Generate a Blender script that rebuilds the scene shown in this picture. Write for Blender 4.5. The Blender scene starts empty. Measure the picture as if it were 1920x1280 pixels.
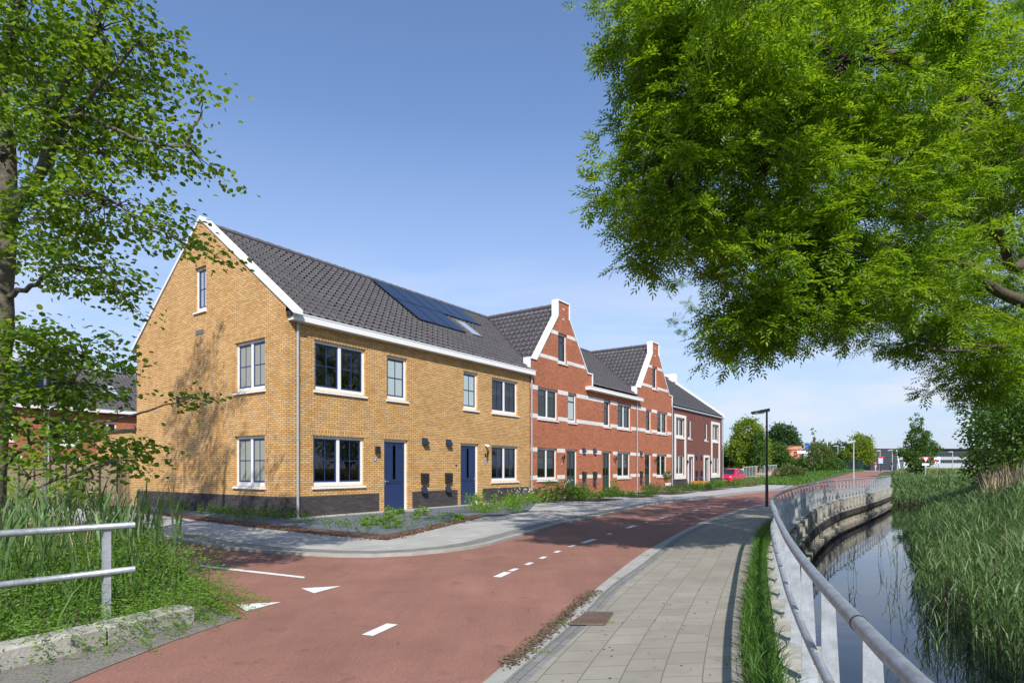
import bpy, math, random
import numpy as np
from mathutils import Vector
from mathutils.geometry import tessellate_polygon

rng = np.random.default_rng(7)
random.seed(7)
scene = bpy.context.scene
COL = scene.collection
F, HZ, CH = 1126.0, 878.0, 1.5


def G(px, py, z=0.0):
    """point at height z seen at that place of the photograph (used to survey the site)"""
    y = F * (CH - z) / (py - HZ)
    return ((px - 960) / F * y, y, z)


def PT(px, py, y):
    """point at distance y"""
    return ((px - 960) / F * y, y, CH + (HZ - py) * y / F)


# ------------------------------------------------------------------ materials
def nd(nt, t, **kw):
    n = nt.nodes.new(t)
    for k, v in kw.items():
        if k in n.inputs:
            n.inputs[k].default_value = v
        else:
            setattr(n, k, v)
    return n


def newmat(name):
    m = bpy.data.materials.new(name)
    m.use_nodes = True
    nt = m.node_tree
    for n in list(nt.nodes):
        nt.nodes.remove(n)
    out = nt.nodes.new('ShaderNodeOutputMaterial')
    bs = nt.nodes.new('ShaderNodeBsdfPrincipled')
    nt.links.new(bs.outputs[0], out.inputs[0])
    return m, nt, bs, out


def rgb(c):
    return (c[0], c[1], c[2], 1.0)


def M(name, base, rough=0.6, noise=0.0, nscale=8.0, bump=0.0, bscale=40.0, metal=0.0, spec=0.5,
      fine=0.0, fscale=200.0, detail=5.0):
    """principled material whose colour varies by `noise` (broad) and `fine` (speckle)"""
    m, nt, bs, out = newmat(name)
    L = nt.links
    bs.inputs['Roughness'].default_value = rough
    bs.inputs['Metallic'].default_value = metal
    bs.inputs['Specular IOR Level'].default_value = spec
    geo = nd(nt, 'ShaderNodeNewGeometry')
    col = nd(nt, 'ShaderNodeRGB')
    col.outputs[0].default_value = rgb(base)
    cur = col.outputs[0]
    for amt, sc, dt in ((noise, nscale, detail), (fine, fscale, 2.0)):
        if amt > 0:
            n = nd(nt, 'ShaderNodeTexNoise', Scale=sc, Detail=dt, Roughness=0.6)
            L.new(geo.outputs['Position'], n.inputs['Vector'])
            mr = nd(nt, 'ShaderNodeMapRange')
            mr.inputs['From Min'].default_value = 0.25
            mr.inputs['From Max'].default_value = 0.75
            mr.inputs['To Min'].default_value = 1 - amt
            mr.inputs['To Max'].default_value = 1 + amt
            L.new(n.outputs[0], mr.inputs['Value'])
            mx = nd(nt, 'ShaderNodeVectorMath', operation='SCALE')
            L.new(cur, mx.inputs[0])
            L.new(mr.outputs[0], mx.inputs['Scale'])
            cur = mx.outputs[0]
    L.new(cur, bs.inputs['Base Color'])
    if bump > 0:
        n = nd(nt, 'ShaderNodeTexNoise', Scale=bscale, Detail=4.0)
        L.new(geo.outputs['Position'], n.inputs['Vector'])
        b = nd(nt, 'ShaderNodeBump', Strength=bump, Distance=0.02)
        L.new(n.outputs[0], b.inputs['Height'])
        L.new(b.outputs[0], bs.inputs['Normal'])
    return m


def brickmat(name, c1, c2, c3, mortar, bw=0.22, rh=0.066, mw=0.011, rough=0.85, offset=0.5, bump=0.5, odd=0.10):
    """bricks laid in UV space (metres)"""
    m, nt, bs, out = newmat(name)
    L = nt.links
    uv = nd(nt, 'ShaderNodeUVMap')
    bs.inputs['Roughness'].default_value = rough
    bs.inputs['Specular IOR Level'].default_value = 0.25
    b = nd(nt, 'ShaderNodeTexBrick')
    b.offset = offset
    b.inputs['Scale'].default_value = 1.0
    b.inputs['Brick Width'].default_value = bw
    b.inputs['Row Height'].default_value = rh
    b.inputs['Mortar Size'].default_value = mw / 2
    b.inputs['Mortar Smooth'].default_value = 0.15
    b.inputs['Bias'].default_value = 0.0
    b.inputs['Color1'].default_value = rgb(c1)
    b.inputs['Color2'].default_value = rgb(c2)
    b.inputs['Mortar'].default_value = rgb(mortar)
    L.new(uv.outputs[0], b.inputs['Vector'])
    # single odd bricks: noise sampled at the brick's own cell
    sc = nd(nt, 'ShaderNodeVectorMath', operation='MULTIPLY')
    sc.inputs[1].default_value = (1 / bw, 1 / rh, 1)
    L.new(uv.outputs[0], sc.inputs[0])
    vo = nd(nt, 'ShaderNodeTexNoise', Scale=0.83, Detail=1.0)
    L.new(sc.outputs[0], vo.inputs['Vector'])
    rp = nd(nt, 'ShaderNodeMapRange')
    rp.inputs['From Min'].default_value = 0.60
    rp.inputs['From Max'].default_value = 0.72
    rp.inputs['To Max'].default_value = odd * 6
    L.new(vo.outputs[0], rp.inputs['Value'])
    mx = nd(nt, 'ShaderNodeMix', data_type='RGBA')
    L.new(rp.outputs[0], mx.inputs['Factor'])
    L.new(b.outputs['Color'], mx.inputs['A'])
    mx.inputs['B'].default_value = rgb(c3)
    big = nd(nt, 'ShaderNodeTexNoise', Scale=0.9, Detail=6.0, Roughness=0.65)
    L.new(uv.outputs[0], big.inputs['Vector'])
    mr = nd(nt, 'ShaderNodeMapRange')
    mr.inputs['From Min'].default_value = 0.3
    mr.inputs['From Max'].default_value = 0.7
    mr.inputs['To Min'].default_value = 0.88
    mr.inputs['To Max'].default_value = 1.10
    L.new(big.outputs[0], mr.inputs['Value'])
    vs = nd(nt, 'ShaderNodeVectorMath', operation='SCALE')
    L.new(mx.outputs['Result'], vs.inputs[0])
    L.new(mr.outputs[0], vs.inputs['Scale'])
    mm = nd(nt, 'ShaderNodeMix', data_type='RGBA')
    L.new(b.outputs['Fac'], mm.inputs['Factor'])
    L.new(vs.outputs[0], mm.inputs['A'])
    mm.inputs['B'].default_value = rgb(mortar)
    L.new(mm.outputs['Result'], bs.inputs['Base Color'])
    inv = nd(nt, 'ShaderNodeMath', operation='SUBTRACT')
    inv.inputs[0].default_value = 1
    L.new(b.outputs['Fac'], inv.inputs[1])
    bp = nd(nt, 'ShaderNodeBump', Strength=bump, Distance=0.01)
    L.new(inv.outputs[0], bp.inputs['Height'])
    L.new(bp.outputs[0], bs.inputs['Normal'])
    return m


def leafmat(name, dark, light, trans=0.4, rough=0.5, tcol=None):
    m, nt, bs, out = newmat(name)
    L = nt.links
    geo = nd(nt, 'ShaderNodeNewGeometry')
    mx = nd(nt, 'ShaderNodeMix', data_type='RGBA')
    L.new(geo.outputs['Random Per Island'], mx.inputs['Factor'])
    mx.inputs['A'].default_value = rgb(dark)
    mx.inputs['B'].default_value = rgb(light)
    L.new(mx.outputs['Result'], bs.inputs['Base Color'])
    bs.inputs['Roughness'].default_value = rough
    bs.inputs['Specular IOR Level'].default_value = 0.35
    tr = nd(nt, 'ShaderNodeBsdfTranslucent')
    g = nd(nt, 'ShaderNodeMix', data_type='RGBA', blend_type='MULTIPLY')
    g.inputs['Factor'].default_value = 1
    L.new(mx.outputs['Result'], g.inputs['A'])
    g.inputs['B'].default_value = rgb(tcol or (2.4, 2.2, 0.9))
    L.new(g.outputs['Result'], tr.inputs['Color'])
    ms = nd(nt, 'ShaderNodeMixShader')
    ms.inputs[0].default_value = trans
    L.new(bs.outputs[0], ms.inputs[1])
    L.new(tr.outputs[0], ms.inputs[2])
    L.new(ms.outputs[0], out.inputs[0])
    return m


def glassmat(name, tint=(0.75, 0.8, 0.78), refl=1.0):
    m, nt, bs, out = newmat(name)
    nt.nodes.remove(bs)
    L = nt.links
    tr = nd(nt, 'ShaderNodeBsdfTransparent')
    tr.inputs[0].default_value = rgb(tint)
    gl = nd(nt, 'ShaderNodeBsdfGlossy', Roughness=0.01)
    gl.inputs[0].default_value = (refl, refl, refl, 1)
    fr = nd(nt, 'ShaderNodeFresnel', IOR=1.75)
    ms = nd(nt, 'ShaderNodeMixShader')
    L.new(fr.outputs[0], ms.inputs[0])
    L.new(tr.outputs[0], ms.inputs[1])
    L.new(gl.outputs[0], ms.inputs[2])
    L.new(ms.outputs[0], out.inputs[0])
    return m


MT = {}
MT['ybrick'] = brickmat('yellow_brick', (0.58, 0.322, 0.118), (0.74, 0.462, 0.200), (0.44, 0.22, 0.09), (0.115, 0.083, 0.053), mw=.015)
MT['rbrick'] = brickmat('red_brick', (0.44, 0.135, 0.062), (0.56, 0.19, 0.088), (0.17, 0.075, 0.065), (0.17, 0.11, 0.085), odd=0.14, mw=.014)
MT['pbrick'] = brickmat('purple_brick', (0.20, 0.070, 0.050), (0.26, 0.095, 0.068), (0.10, 0.05, 0.05), (0.07, 0.05, 0.045), mw=.014)
MT['dbrick'] = brickmat('dark_plinth_brick', (0.055, 0.048, 0.05), (0.085, 0.075, 0.078), (0.04, 0.035, 0.036), (0.035, 0.031, 0.03))
MT['wbrick'] = brickmat('white_brick_band', (0.72, 0.70, 0.66), (0.80, 0.78, 0.74), (0.66, 0.63, 0.58), (0.55, 0.52, 0.48))
MT['white'] = M('white_paint', (0.80, 0.80, 0.78), 0.45, noise=0.03, nscale=3)
MT['cream'] = M('cream_render', (0.74, 0.71, 0.64), 0.6, noise=0.04, nscale=3)
MT['blue'] = M('dark_blue_paint', (0.020, 0.038, 0.112), 0.35, noise=0.08, nscale=4)
MT['dgreen'] = M('dark_green_paint', (0.018, 0.045, 0.035), 0.4, noise=0.1, nscale=4)
MT['gblue'] = M('grey_blue_paint', (0.06, 0.075, 0.13), 0.45)
MT['tile'] = M('dark_roof_tile', (0.118, 0.110, 0.116), 0.62, noise=0.22, nscale=2.2, fine=0.18, fscale=9, spec=0.3)
MT['slate'] = M('flat_roof_tile', (0.105, 0.10, 0.107), 0.6, noise=0.12, nscale=3, fine=0.1, fscale=12, spec=0.3)
MT['zinc'] = M('zinc_pipe', (0.40, 0.42, 0.46), 0.45, noise=0.12, nscale=6, metal=0.3)
MT['solar'] = M('solar_glass', (0.008, 0.014, 0.034), 0.16, noise=0.15, nscale=2, spec=0.28)
MT['black'] = M('black_metal', (0.018, 0.018, 0.022), 0.4)
MT['navy'] = M('navy_plastic', (0.02, 0.028, 0.06), 0.3)
MT['steel'] = M('stainless_steel', (0.6, 0.6, 0.6), 0.3, metal=0.9)
MT['glass'] = glassmat('window_glass')
MT['frost'] = M('frosted_glass', (0.42, 0.50, 0.50), 0.25, noise=0.05)
MT['curtain'] = M('pale_curtain', (0.62, 0.60, 0.55), 0.9, noise=0.15, nscale=14)
MT['blind'] = M('blind', (0.50, 0.54, 0.56), 0.8, noise=0.1)
MT['inner'] = M('interior_plaster', (0.30, 0.31, 0.27), 0.9)
MT['galv'] = M('galvanised_steel', (0.36, 0.385, 0.41), 0.46, noise=0.30, nscale=17, metal=0.5, fine=0.16, fscale=110, bump=.12, bscale=60)
MT['lead'] = M('lead_flashing', (0.035, 0.033, 0.035), 0.7)

MT['galv2'] = M('weathered_galvanised_steel', (0.42, 0.445, 0.47), 0.52, noise=0.28, nscale=12, metal=0.4, fine=0.12, fscale=90)


# ------------------------------------------------------------------ mesh building
class Fr:
    """frame: local (a, b, c) -> O + a X + b Y + c Z"""
    def __init__(s, O=(0, 0, 0), X=(1, 0, 0), Y=(0, 1, 0), Z=(0, 0, 1)):
        s.O, s.X, s.Y, s.Z = [np.array(q, float) for q in (O, X, Y, Z)]

    def __call__(s, p):
        p = np.asarray(p, float).reshape(-1, 3)
        return s.O + p[:, :1] * s.X + p[:, 1:2] * s.Y + p[:, 2:3] * s.Z

    def at(s, a, b, c=0.0, ang=0.0):
        """sub frame moved (and turned about Z) inside this one"""
        ca, sa = math.cos(ang), math.sin(ang)
        return Fr(s((a, b, c))[0], s.X * ca + s.Y * sa, -s.X * sa + s.Y * ca, s.Z)


WORLD = Fr()


class MB:
    def __init__(s, fr=WORLD):
        s.fr, s.v, s.f, s.uv = fr, [], [], []

    def face(s, pts, uv=None, swap=False):
        p = np.asarray(pts, float)
        i = len(s.v)
        s.v.extend([tuple(q) for q in p])
        s.f.append(tuple(range(i, i + len(p))))
        if uv is None:
            n = np.zeros(3)
            for k in range(len(p)):
                a, b = p[k], p[(k + 1) % len(p)]
                n += np.cross(a, b)
            n = np.abs(n)
            if n[1] >= n[0] and n[1] >= n[2]:
                uv = p[:, [0, 2]]
            elif n[0] >= n[2]:
                uv = p[:, [1, 2]]
            else:
                uv = p[:, [0, 1]]
        uv = np.asarray(uv, float)
        if swap:
            uv = uv[:, ::-1]
        s.uv.extend([tuple(q) for q in uv])

    def box(s, x0, x1, y0, y1, z0, z1):
        v = [(x0, y0, z0), (x1, y0, z0), (x1, y1, z0), (x0, y1, z0), (x0, y0, z1), (x1, y0, z1), (x1, y1, z1), (x0, y1, z1)]
        for q in ((0, 3, 2, 1), (4, 5, 6, 7), (0, 1, 5, 4), (1, 2, 6, 5), (2, 3, 7, 6), (3, 0, 4, 7)):
            s.face([v[k] for k in q])

    def hexa(s, v):
        """8 corners in box order (bottom 4, top 4)"""
        for q in ((0, 3, 2, 1), (4, 5, 6, 7), (0, 1, 5, 4), (1, 2, 6, 5), (2, 3, 7, 6), (3, 0, 4, 7)):
            s.face([v[k] for k in q])

    def prism(s, poly, y0, y1):
        """poly in (a, c), extruded along b"""
        n = len(poly)
        s.tess([[(a, y0, c) for a, c in poly]])
        s.tess([[(a, y1, c) for a, c in poly]])
        for k in range(n):
            (a, c), (d, e) = poly[k], poly[(k + 1) % n]
            s.face([(a, y0, c), (d, y0, e), (d, y1, e), (a, y1, c)])

    def slab(s, poly, z0, z1):
        """poly in (a, b), extruded in height"""
        n = len(poly)
        s.tess([[(a, b, z1) for a, b in poly]])
        if z0 is not None:
            s.tess([[(a, b, z0) for a, b in poly]])
            for k in range(n):
                (a, c), (d, e) = poly[k], poly[(k + 1) % n]
                s.face([(a, c, z0), (d, e, z0), (d, e, z1), (a, c, z1)])

    def tess(s, loops, flat=None):
        """fill outer loop with holes"""
        P = [p for l in loops for p in l]
        A = np.array(P)
        sp = A.max(0) - A.min(0)
        ax = int(np.argmin(sp))
        k = [i for i in range(3) if i != ax]
        L2 = [[Vector((p[k[0]], p[k[1]], 0)) for p in l] for l in loops]
        for t in tessellate_polygon(L2):
            s.face([P[i] for i in t])

    def tube(s, pts, r, n=8, caps=True):
        pts = np.asarray(pts, float)
        m = len(pts)
        r = np.broadcast_to(np.asarray(r, float), (m,))
        T = np.gradient(pts, axis=0) if m > 2 else np.repeat((pts[1] - pts[0])[None], 2, 0)
        T /= np.linalg.norm(T, axis=1)[:, None] + 1e-9
        ref = np.array([0, 0, 1.0]) if abs(T[:, 2]).mean() < 0.8 else np.array([1.0, 0, 0])
        i0 = len(s.v)
        a = np.arange(n) * 2 * math.pi / n
        for i in range(m):
            A = np.cross(T[i], ref)
            A /= np.linalg.norm(A) + 1e-9
            B = np.cross(T[i], A)
            ring = pts[i] + r[i] * (np.cos(a)[:, None] * A + np.sin(a)[:, None] * B)
            s.v.extend([tuple(q) for q in ring])
        for i in range(m - 1):
            for j in range(n):
                k = (j + 1) % n
                s.f.append((i0 + i * n + j, i0 + i * n + k, i0 + (i + 1) * n + k, i0 + (i + 1) * n + j))
                s.uv.extend([(j / n, i), ((j + 1) / n, i), ((j + 1) / n, i + 1), (j / n, i + 1)])
        if caps:
            s.f.append(tuple(i0 + j for j in range(n)))
            s.uv.extend([(0, 0)] * n)
            s.f.append(tuple(i0 + (m - 1) * n + j for j in range(n)))
            s.uv.extend([(0, 0)] * n)

    def ball(s, c, r, n=10, m=6, sc=(1, 1, 1)):
        i0 = len(s.v)
        for i in range(m + 1):
            th = math.pi * i / m
            for j in range(n):
                ph = 2 * math.pi * j / n
                s.v.append((c[0] + r * sc[0] * math.sin(th) * math.cos(ph), c[1] + r * sc[1] * math.sin(th) * math.sin(ph), c[2] + r * sc[2] * math.cos(th)))
        for i in range(m):
            for j in range(n):
                k = (j + 1) % n
                s.f.append((i0 + i * n + j, i0 + i * n + k, i0 + (i + 1) * n + k, i0 + (i + 1) * n + j))
                s.uv.extend([(0, 0)] * 4)

    def split_build(s, name, mat, parent, per=6):
        """every box its own part (per = faces of one piece)"""
        k = 0
        for i in range(0, len(s.f), per):
            m = MB(s.fr)
            for f in s.f[i:i + per]:
                m.f.append(tuple(range(len(m.v), len(m.v) + len(f))))
                m.v += [s.v[j] for j in f]
                m.uv += s.uv[k:k + len(f)]
                k += len(f)
            m.build(name, mat, parent)

    def build(s, name, mat, parent=None, label=None, smooth=False):
        V = s.fr(np.array(s.v)) if s.v else np.zeros((0, 3))
        me = bpy.data.meshes.new(name)
        off = root_loc(parent)
        me.from_pydata([tuple(q) for q in (V - off)], [], s.f)
        uvl = me.uv_layers.new(name='UVMap')
        uvl.data.foreach_set('uv', np.array(s.uv, np.float32).ravel())
        if smooth:
            me.polygons.foreach_set('use_smooth', [True] * len(me.polygons))
        me.materials.append(mat)
        o = bpy.data.objects.new(name, me)
        COL.objects.link(o)
        if parent is not None:
            o.parent = parent
        if label:
            o['label'] = label
        return o


def root_loc(p):
    t = np.zeros(3)
    while p is not None:
        t += np.array(p.location)
        p = p.parent
    return t


def npmesh(name, V, Q, mat, parent=None, uv=None, smooth=False):
    """fast mesh: V (N,3) world, Q (M,k) faces all with k corners"""
    V = np.asarray(V, np.float32) - root_loc(parent).astype(np.float32)
    Q = np.asarray(Q, np.int32)
    me = bpy.data.meshes.new(name)
    me.vertices.add(len(V))
    me.vertices.foreach_set('co', V.ravel())
    k = Q.shape[1]
    me.loops.add(Q.size)
    me.loops.foreach_set('vertex_index', Q.ravel())
    me.polygons.add(len(Q))
    me.polygons.foreach_set('loop_start', np.arange(len(Q), dtype=np.int32) * k)
    me.polygons.foreach_set('loop_total', np.full(len(Q), k, np.int32))
    if smooth:
        me.polygons.foreach_set('use_smooth', np.ones(len(Q), bool))
    if uv is not None:
        l = me.uv_layers.new(name='UVMap')
        l.data.foreach_set('uv', np.asarray(uv, np.float32).ravel())
    me.update(calc_edges=True)
    me.materials.append(mat)
    o = bpy.data.objects.new(name, me)
    COL.objects.link(o)
    if parent is not None:
        o.parent = parent
    return o


def thing(name, label, cat, loc=(0, 0, 0), group=None):
    o = bpy.data.objects.new(name, None)
    o.empty_display_size = 0.3
    COL.objects.link(o)
    o.location = [float(q) for q in loc]
    return tag(o, label, cat, group)


def tag(o, label=None, cat=None, group=None, kind=None):
    if label:
        o['label'] = label
    if cat:
        o['category'] = cat
    if group:
        o['group'] = group
    if kind:
        o['kind'] = kind
    return o


def children_of(o):
    return [c for c in bpy.data.objects if c.parent == o]


def copy_tree(o, loc=None, rz=None, label=None, parent=None):
    c = o.copy()
    COL.objects.link(c)
    c.parent = parent
    if loc is not None:
        c.location = [float(q) for q in loc]
    if rz is not None:
        c.rotation_euler = (0, 0, rz)
    if label:
        c['label'] = label
    for ch in children_of(o):
        copy_tree(ch, parent=c)
    return c


# ------------------------------------------------------------------ plants
def unit(a):
    return a / (np.linalg.norm(a, axis=-1, keepdims=True) + 1e-9)


def compound_leaves(O, D, size=0.24, width=0.024, pairs=4, llen=0.085):
    """pinnate (ash) leaves: N origins and directions -> quads"""
    N = len(O)
    up = np.array([0, 0, 1.0]) + rng.normal(0, 0.35, (N, 3))
    S = unit(np.cross(D, up))
    U = unit(np.cross(S, D))
    sz = size * rng.uniform(0.75, 1.2, (N, 1))
    Vs, n = [], 0
    spec = [(0.30 + 0.60 * i / (pairs - 1), sg) for i in range(pairs) for sg in (-1, 1)] + [(1.0, 0)]
    for t, sg in spec:
        base = O + D * sz * t - U * (sz * 0.25 * t * t)
        a = 1.0 if sg else 0.0
        d = unit(D * (0.75 if sg else 1.0) + S * sg * a - U * (0.35 * t + rng.uniform(-0.1, 0.3, (N, 1))))
        w = unit(np.cross(d, U)) * width * 0.5 * rng.uniform(0.8, 1.2, (N, 1))
        l = llen * rng.uniform(0.8, 1.15, (N, 1)) * (sz / size)
        Vs.append(np.stack([base, base + d * l * 0.45 + w, base + d * l, base + d * l * 0.45 - w], 1))
    V = np.stack(Vs, 1).reshape(-1, 3)
    return V, np.arange(len(V)).reshape(-1, 4)


def round_leaves(O, D, r=0.04):
    """broad round leaves, folded along the midrib (6 corners, two quads)"""
    N = len(O)
    up = np.array([0, 0, 1.0]) + rng.normal(0, 0.55, (N, 3))
    S = unit(np.cross(D, up))
    U = unit(np.cross(S, D))
    r = r * rng.uniform(0.6, 1.2, (N, 1))
    b = O
    tip = O + D * r * 2.1 - U * r * 0.3
    l1 = O + D * r * 0.6 + S * r * 0.8 + U * r * 0.2
    l2 = O + D * r * 1.6 + S * r * 0.75 + U * r * 0.1
    r1 = O + D * r * 0.6 - S * r * 0.8 + U * r * 0.2
    r2 = O + D * r * 1.6 - S * r * 0.75 + U * r * 0.1
    V = np.stack([b, l1, l2, tip, r2, r1], 1).reshape(-1, 3)
    k = np.arange(N)[:, None] * 6
    Q = np.concatenate([k + [0, 1, 2, 3], k + [0, 3, 4, 5]], 1).reshape(-1, 4)
    return V, Q


def blades(B, dirv, H, R, W, K=3, droop=0.35):
    """tapered arching ribbons. B (N,3) base, dirv (N,3) horizontal lean, H rise, R reach, W width"""
    N = len(B)
    H, R, W = [np.broadcast_to(np.asarray(q, float), (N,))[:, None] for q in (H, R, W)]
    side = np.stack([-dirv[:, 1], dirv[:, 0], np.zeros(N)], 1)
    yaw = rng.uniform(-1.2, 1.2, (N, 1))
    side = unit(side * np.cos(yaw) + dirv * np.sin(yaw))
    V = []
    for i in range(K + 1):
        t = i / K
        p = B + np.array([0, 0, 1.0]) * H * (t - droop * t * t) + dirv * R * t ** 1.6
        w = W * 0.5 * (1 - t) ** 0.7 * (0.6 + 0.8 * min(1, t * 3)) if i < K else W * 0.02
        V += [p - side * w, p + side * w]
    V = np.stack(V, 1).reshape(-1, 3)
    k = np.arange(N)[:, None] * (2 * (K + 1))
    Q = np.concatenate([k + [2 * i, 2 * i + 1, 2 * i + 3, 2 * i + 2] for i in range(K)], 1).reshape(-1, 4)
    return V, Q


def rdir(n):
    a = rng.uniform(0, 2 * math.pi, n)
    return np.stack([np.cos(a), np.sin(a), np.zeros(n)], 1)


def join(parts):
    V, Q, o = [], [], 0
    for v, q in parts:
        V.append(v)
        Q.append(q + o)
        o += len(v)
    return np.concatenate(V), np.concatenate(Q)


def reeds(B, height=1.9, leaves=8, lw=0.022, llen=0.5, up=0.85, out=0.5, droop=0.28):
    """common reed: stem with alternate arching leaves"""
    N = len(B)
    h = height * rng.uniform(0.75, 1.12, N)
    lean = rdir(N)
    parts = [blades(B, lean, h, 0.14 * h, 0.012, 3, 0.05)]
    for k in range(leaves):
        t = (k + 1.5) / (leaves + 1.5)
        p = B + np.array([0, 0, 1.0]) * (h * (t - 0.05 * t * t))[:, None] + lean * (0.14 * h * t ** 1.6)[:, None]
        d = rdir(N)
        L = llen * rng.uniform(0.7, 1.2, N)
        parts.append(blades(p, d, L * up, L * out, lw * rng.uniform(0.8, 1.2, N), 3, droop))
    return join(parts)


def in_poly(poly, n):
    """random points in an (x, y) polygon"""
    P = np.array(poly, float)
    lo, hi = P.min(0), P.max(0)
    out = np.zeros((0, 2))
    while len(out) < n:
        q = rng.uniform(lo, hi, (n * 2, 2))
        c = np.zeros(len(q), bool)
        for i in range(len(P)):
            a, b = P[i], P[i - 1]
            m = (a[1] > q[:, 1]) != (b[1] > q[:, 1])
            xi = (b[0] - a[0]) * (q[:, 1] - a[1]) / (b[1] - a[1] + 1e-12) + a[0]
            c ^= m & (q[:, 0] < xi)
        out = np.concatenate([out, q[c]])
    return out[:n]


def in_lobe(c, r, n, shell=0.55):
    d = unit(rng.normal(0, 1, (n, 3)))
    q = rng.uniform(0, 1, (n, 1)) ** (1 / 3.0)
    q = shell + (1 - shell) * q
    q *= rng.uniform(0.75, 1.08, (n, 1))
    return np.array(c) + d * q * np.array(r)


def spline(P, n):
    P = np.asarray(P, float)
    s = np.r_[0, np.cumsum(np.linalg.norm(np.diff(P, axis=0), axis=1))]
    m = len(P)
    T = np.gradient(P, s, axis=0)
    q = np.linspace(0, s[-1], n)
    i = np.clip(np.searchsorted(s, q, side='right') - 1, 0, m - 2)
    h = (s[i + 1] - s[i])[:, None]
    t = ((q - s[i])[:, None]) / h
    h00 = 2 * t ** 3 - 3 * t ** 2 + 1
    h10 = t ** 3 - 2 * t ** 2 + t
    h01 = -2 * t ** 3 + 3 * t ** 2
    h11 = t ** 3 - t ** 2
    return h00 * P[i] + h10 * h * T[i] + h01 * P[i + 1] + h11 * h * T[i + 1]


def sstep(x):
    x = np.clip(x, 0, 1)
    return x * x * (3 - 2 * x)
# ------------------------------------------------------------------ the row of houses
_a = math.atan((1758 - 960) / F)
U = np.array([math.sin(_a), math.cos(_a), 0.0])
VV = np.array([-U[1], U[0], 0.0])
O0 = np.array([-6.66124, 17.69, 0.0])
HF = Fr(O0, U, VV)                       # (along the front, depth behind it, height)
GF = Fr(O0, VV, U)                       # gable: (distance from corner, depth into house, height)
EAVE_Z, RIDGE_Z, RIDGE_W, DEPTH = 6.12, 9.86, 4.87, 9.66
RK = (RIDGE_Z - EAVE_Z) / (RIDGE_W + 0.15)
PLN = 0.65


def wall(mb, outer, holes, w=0.0, reveal=0.13):
    """front sheet at depth w with openings (a0,a1,c0,c1) and their reveals"""
    loops = [[(a, w, c) for a, c in outer]]
    for a0, a1, c0, c1 in holes:
        loops.append([(a0, w, c0), (a1, w, c0), (a1, w, c1), (a0, w, c1)])
    mb.tess(loops)
    for a0, a1, c0, c1 in holes:
        for p, q in (((a0, c0), (a1, c0)), ((a1, c0), (a1, c1)), ((a1, c1), (a0, c1)), ((a0, c1), (a0, c0))):
            mb.face([(p[0], w, p[1]), (q[0], w, q[1]), (q[0], w + reveal, q[1]), (p[0], w + reveal, p[1])])


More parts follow.
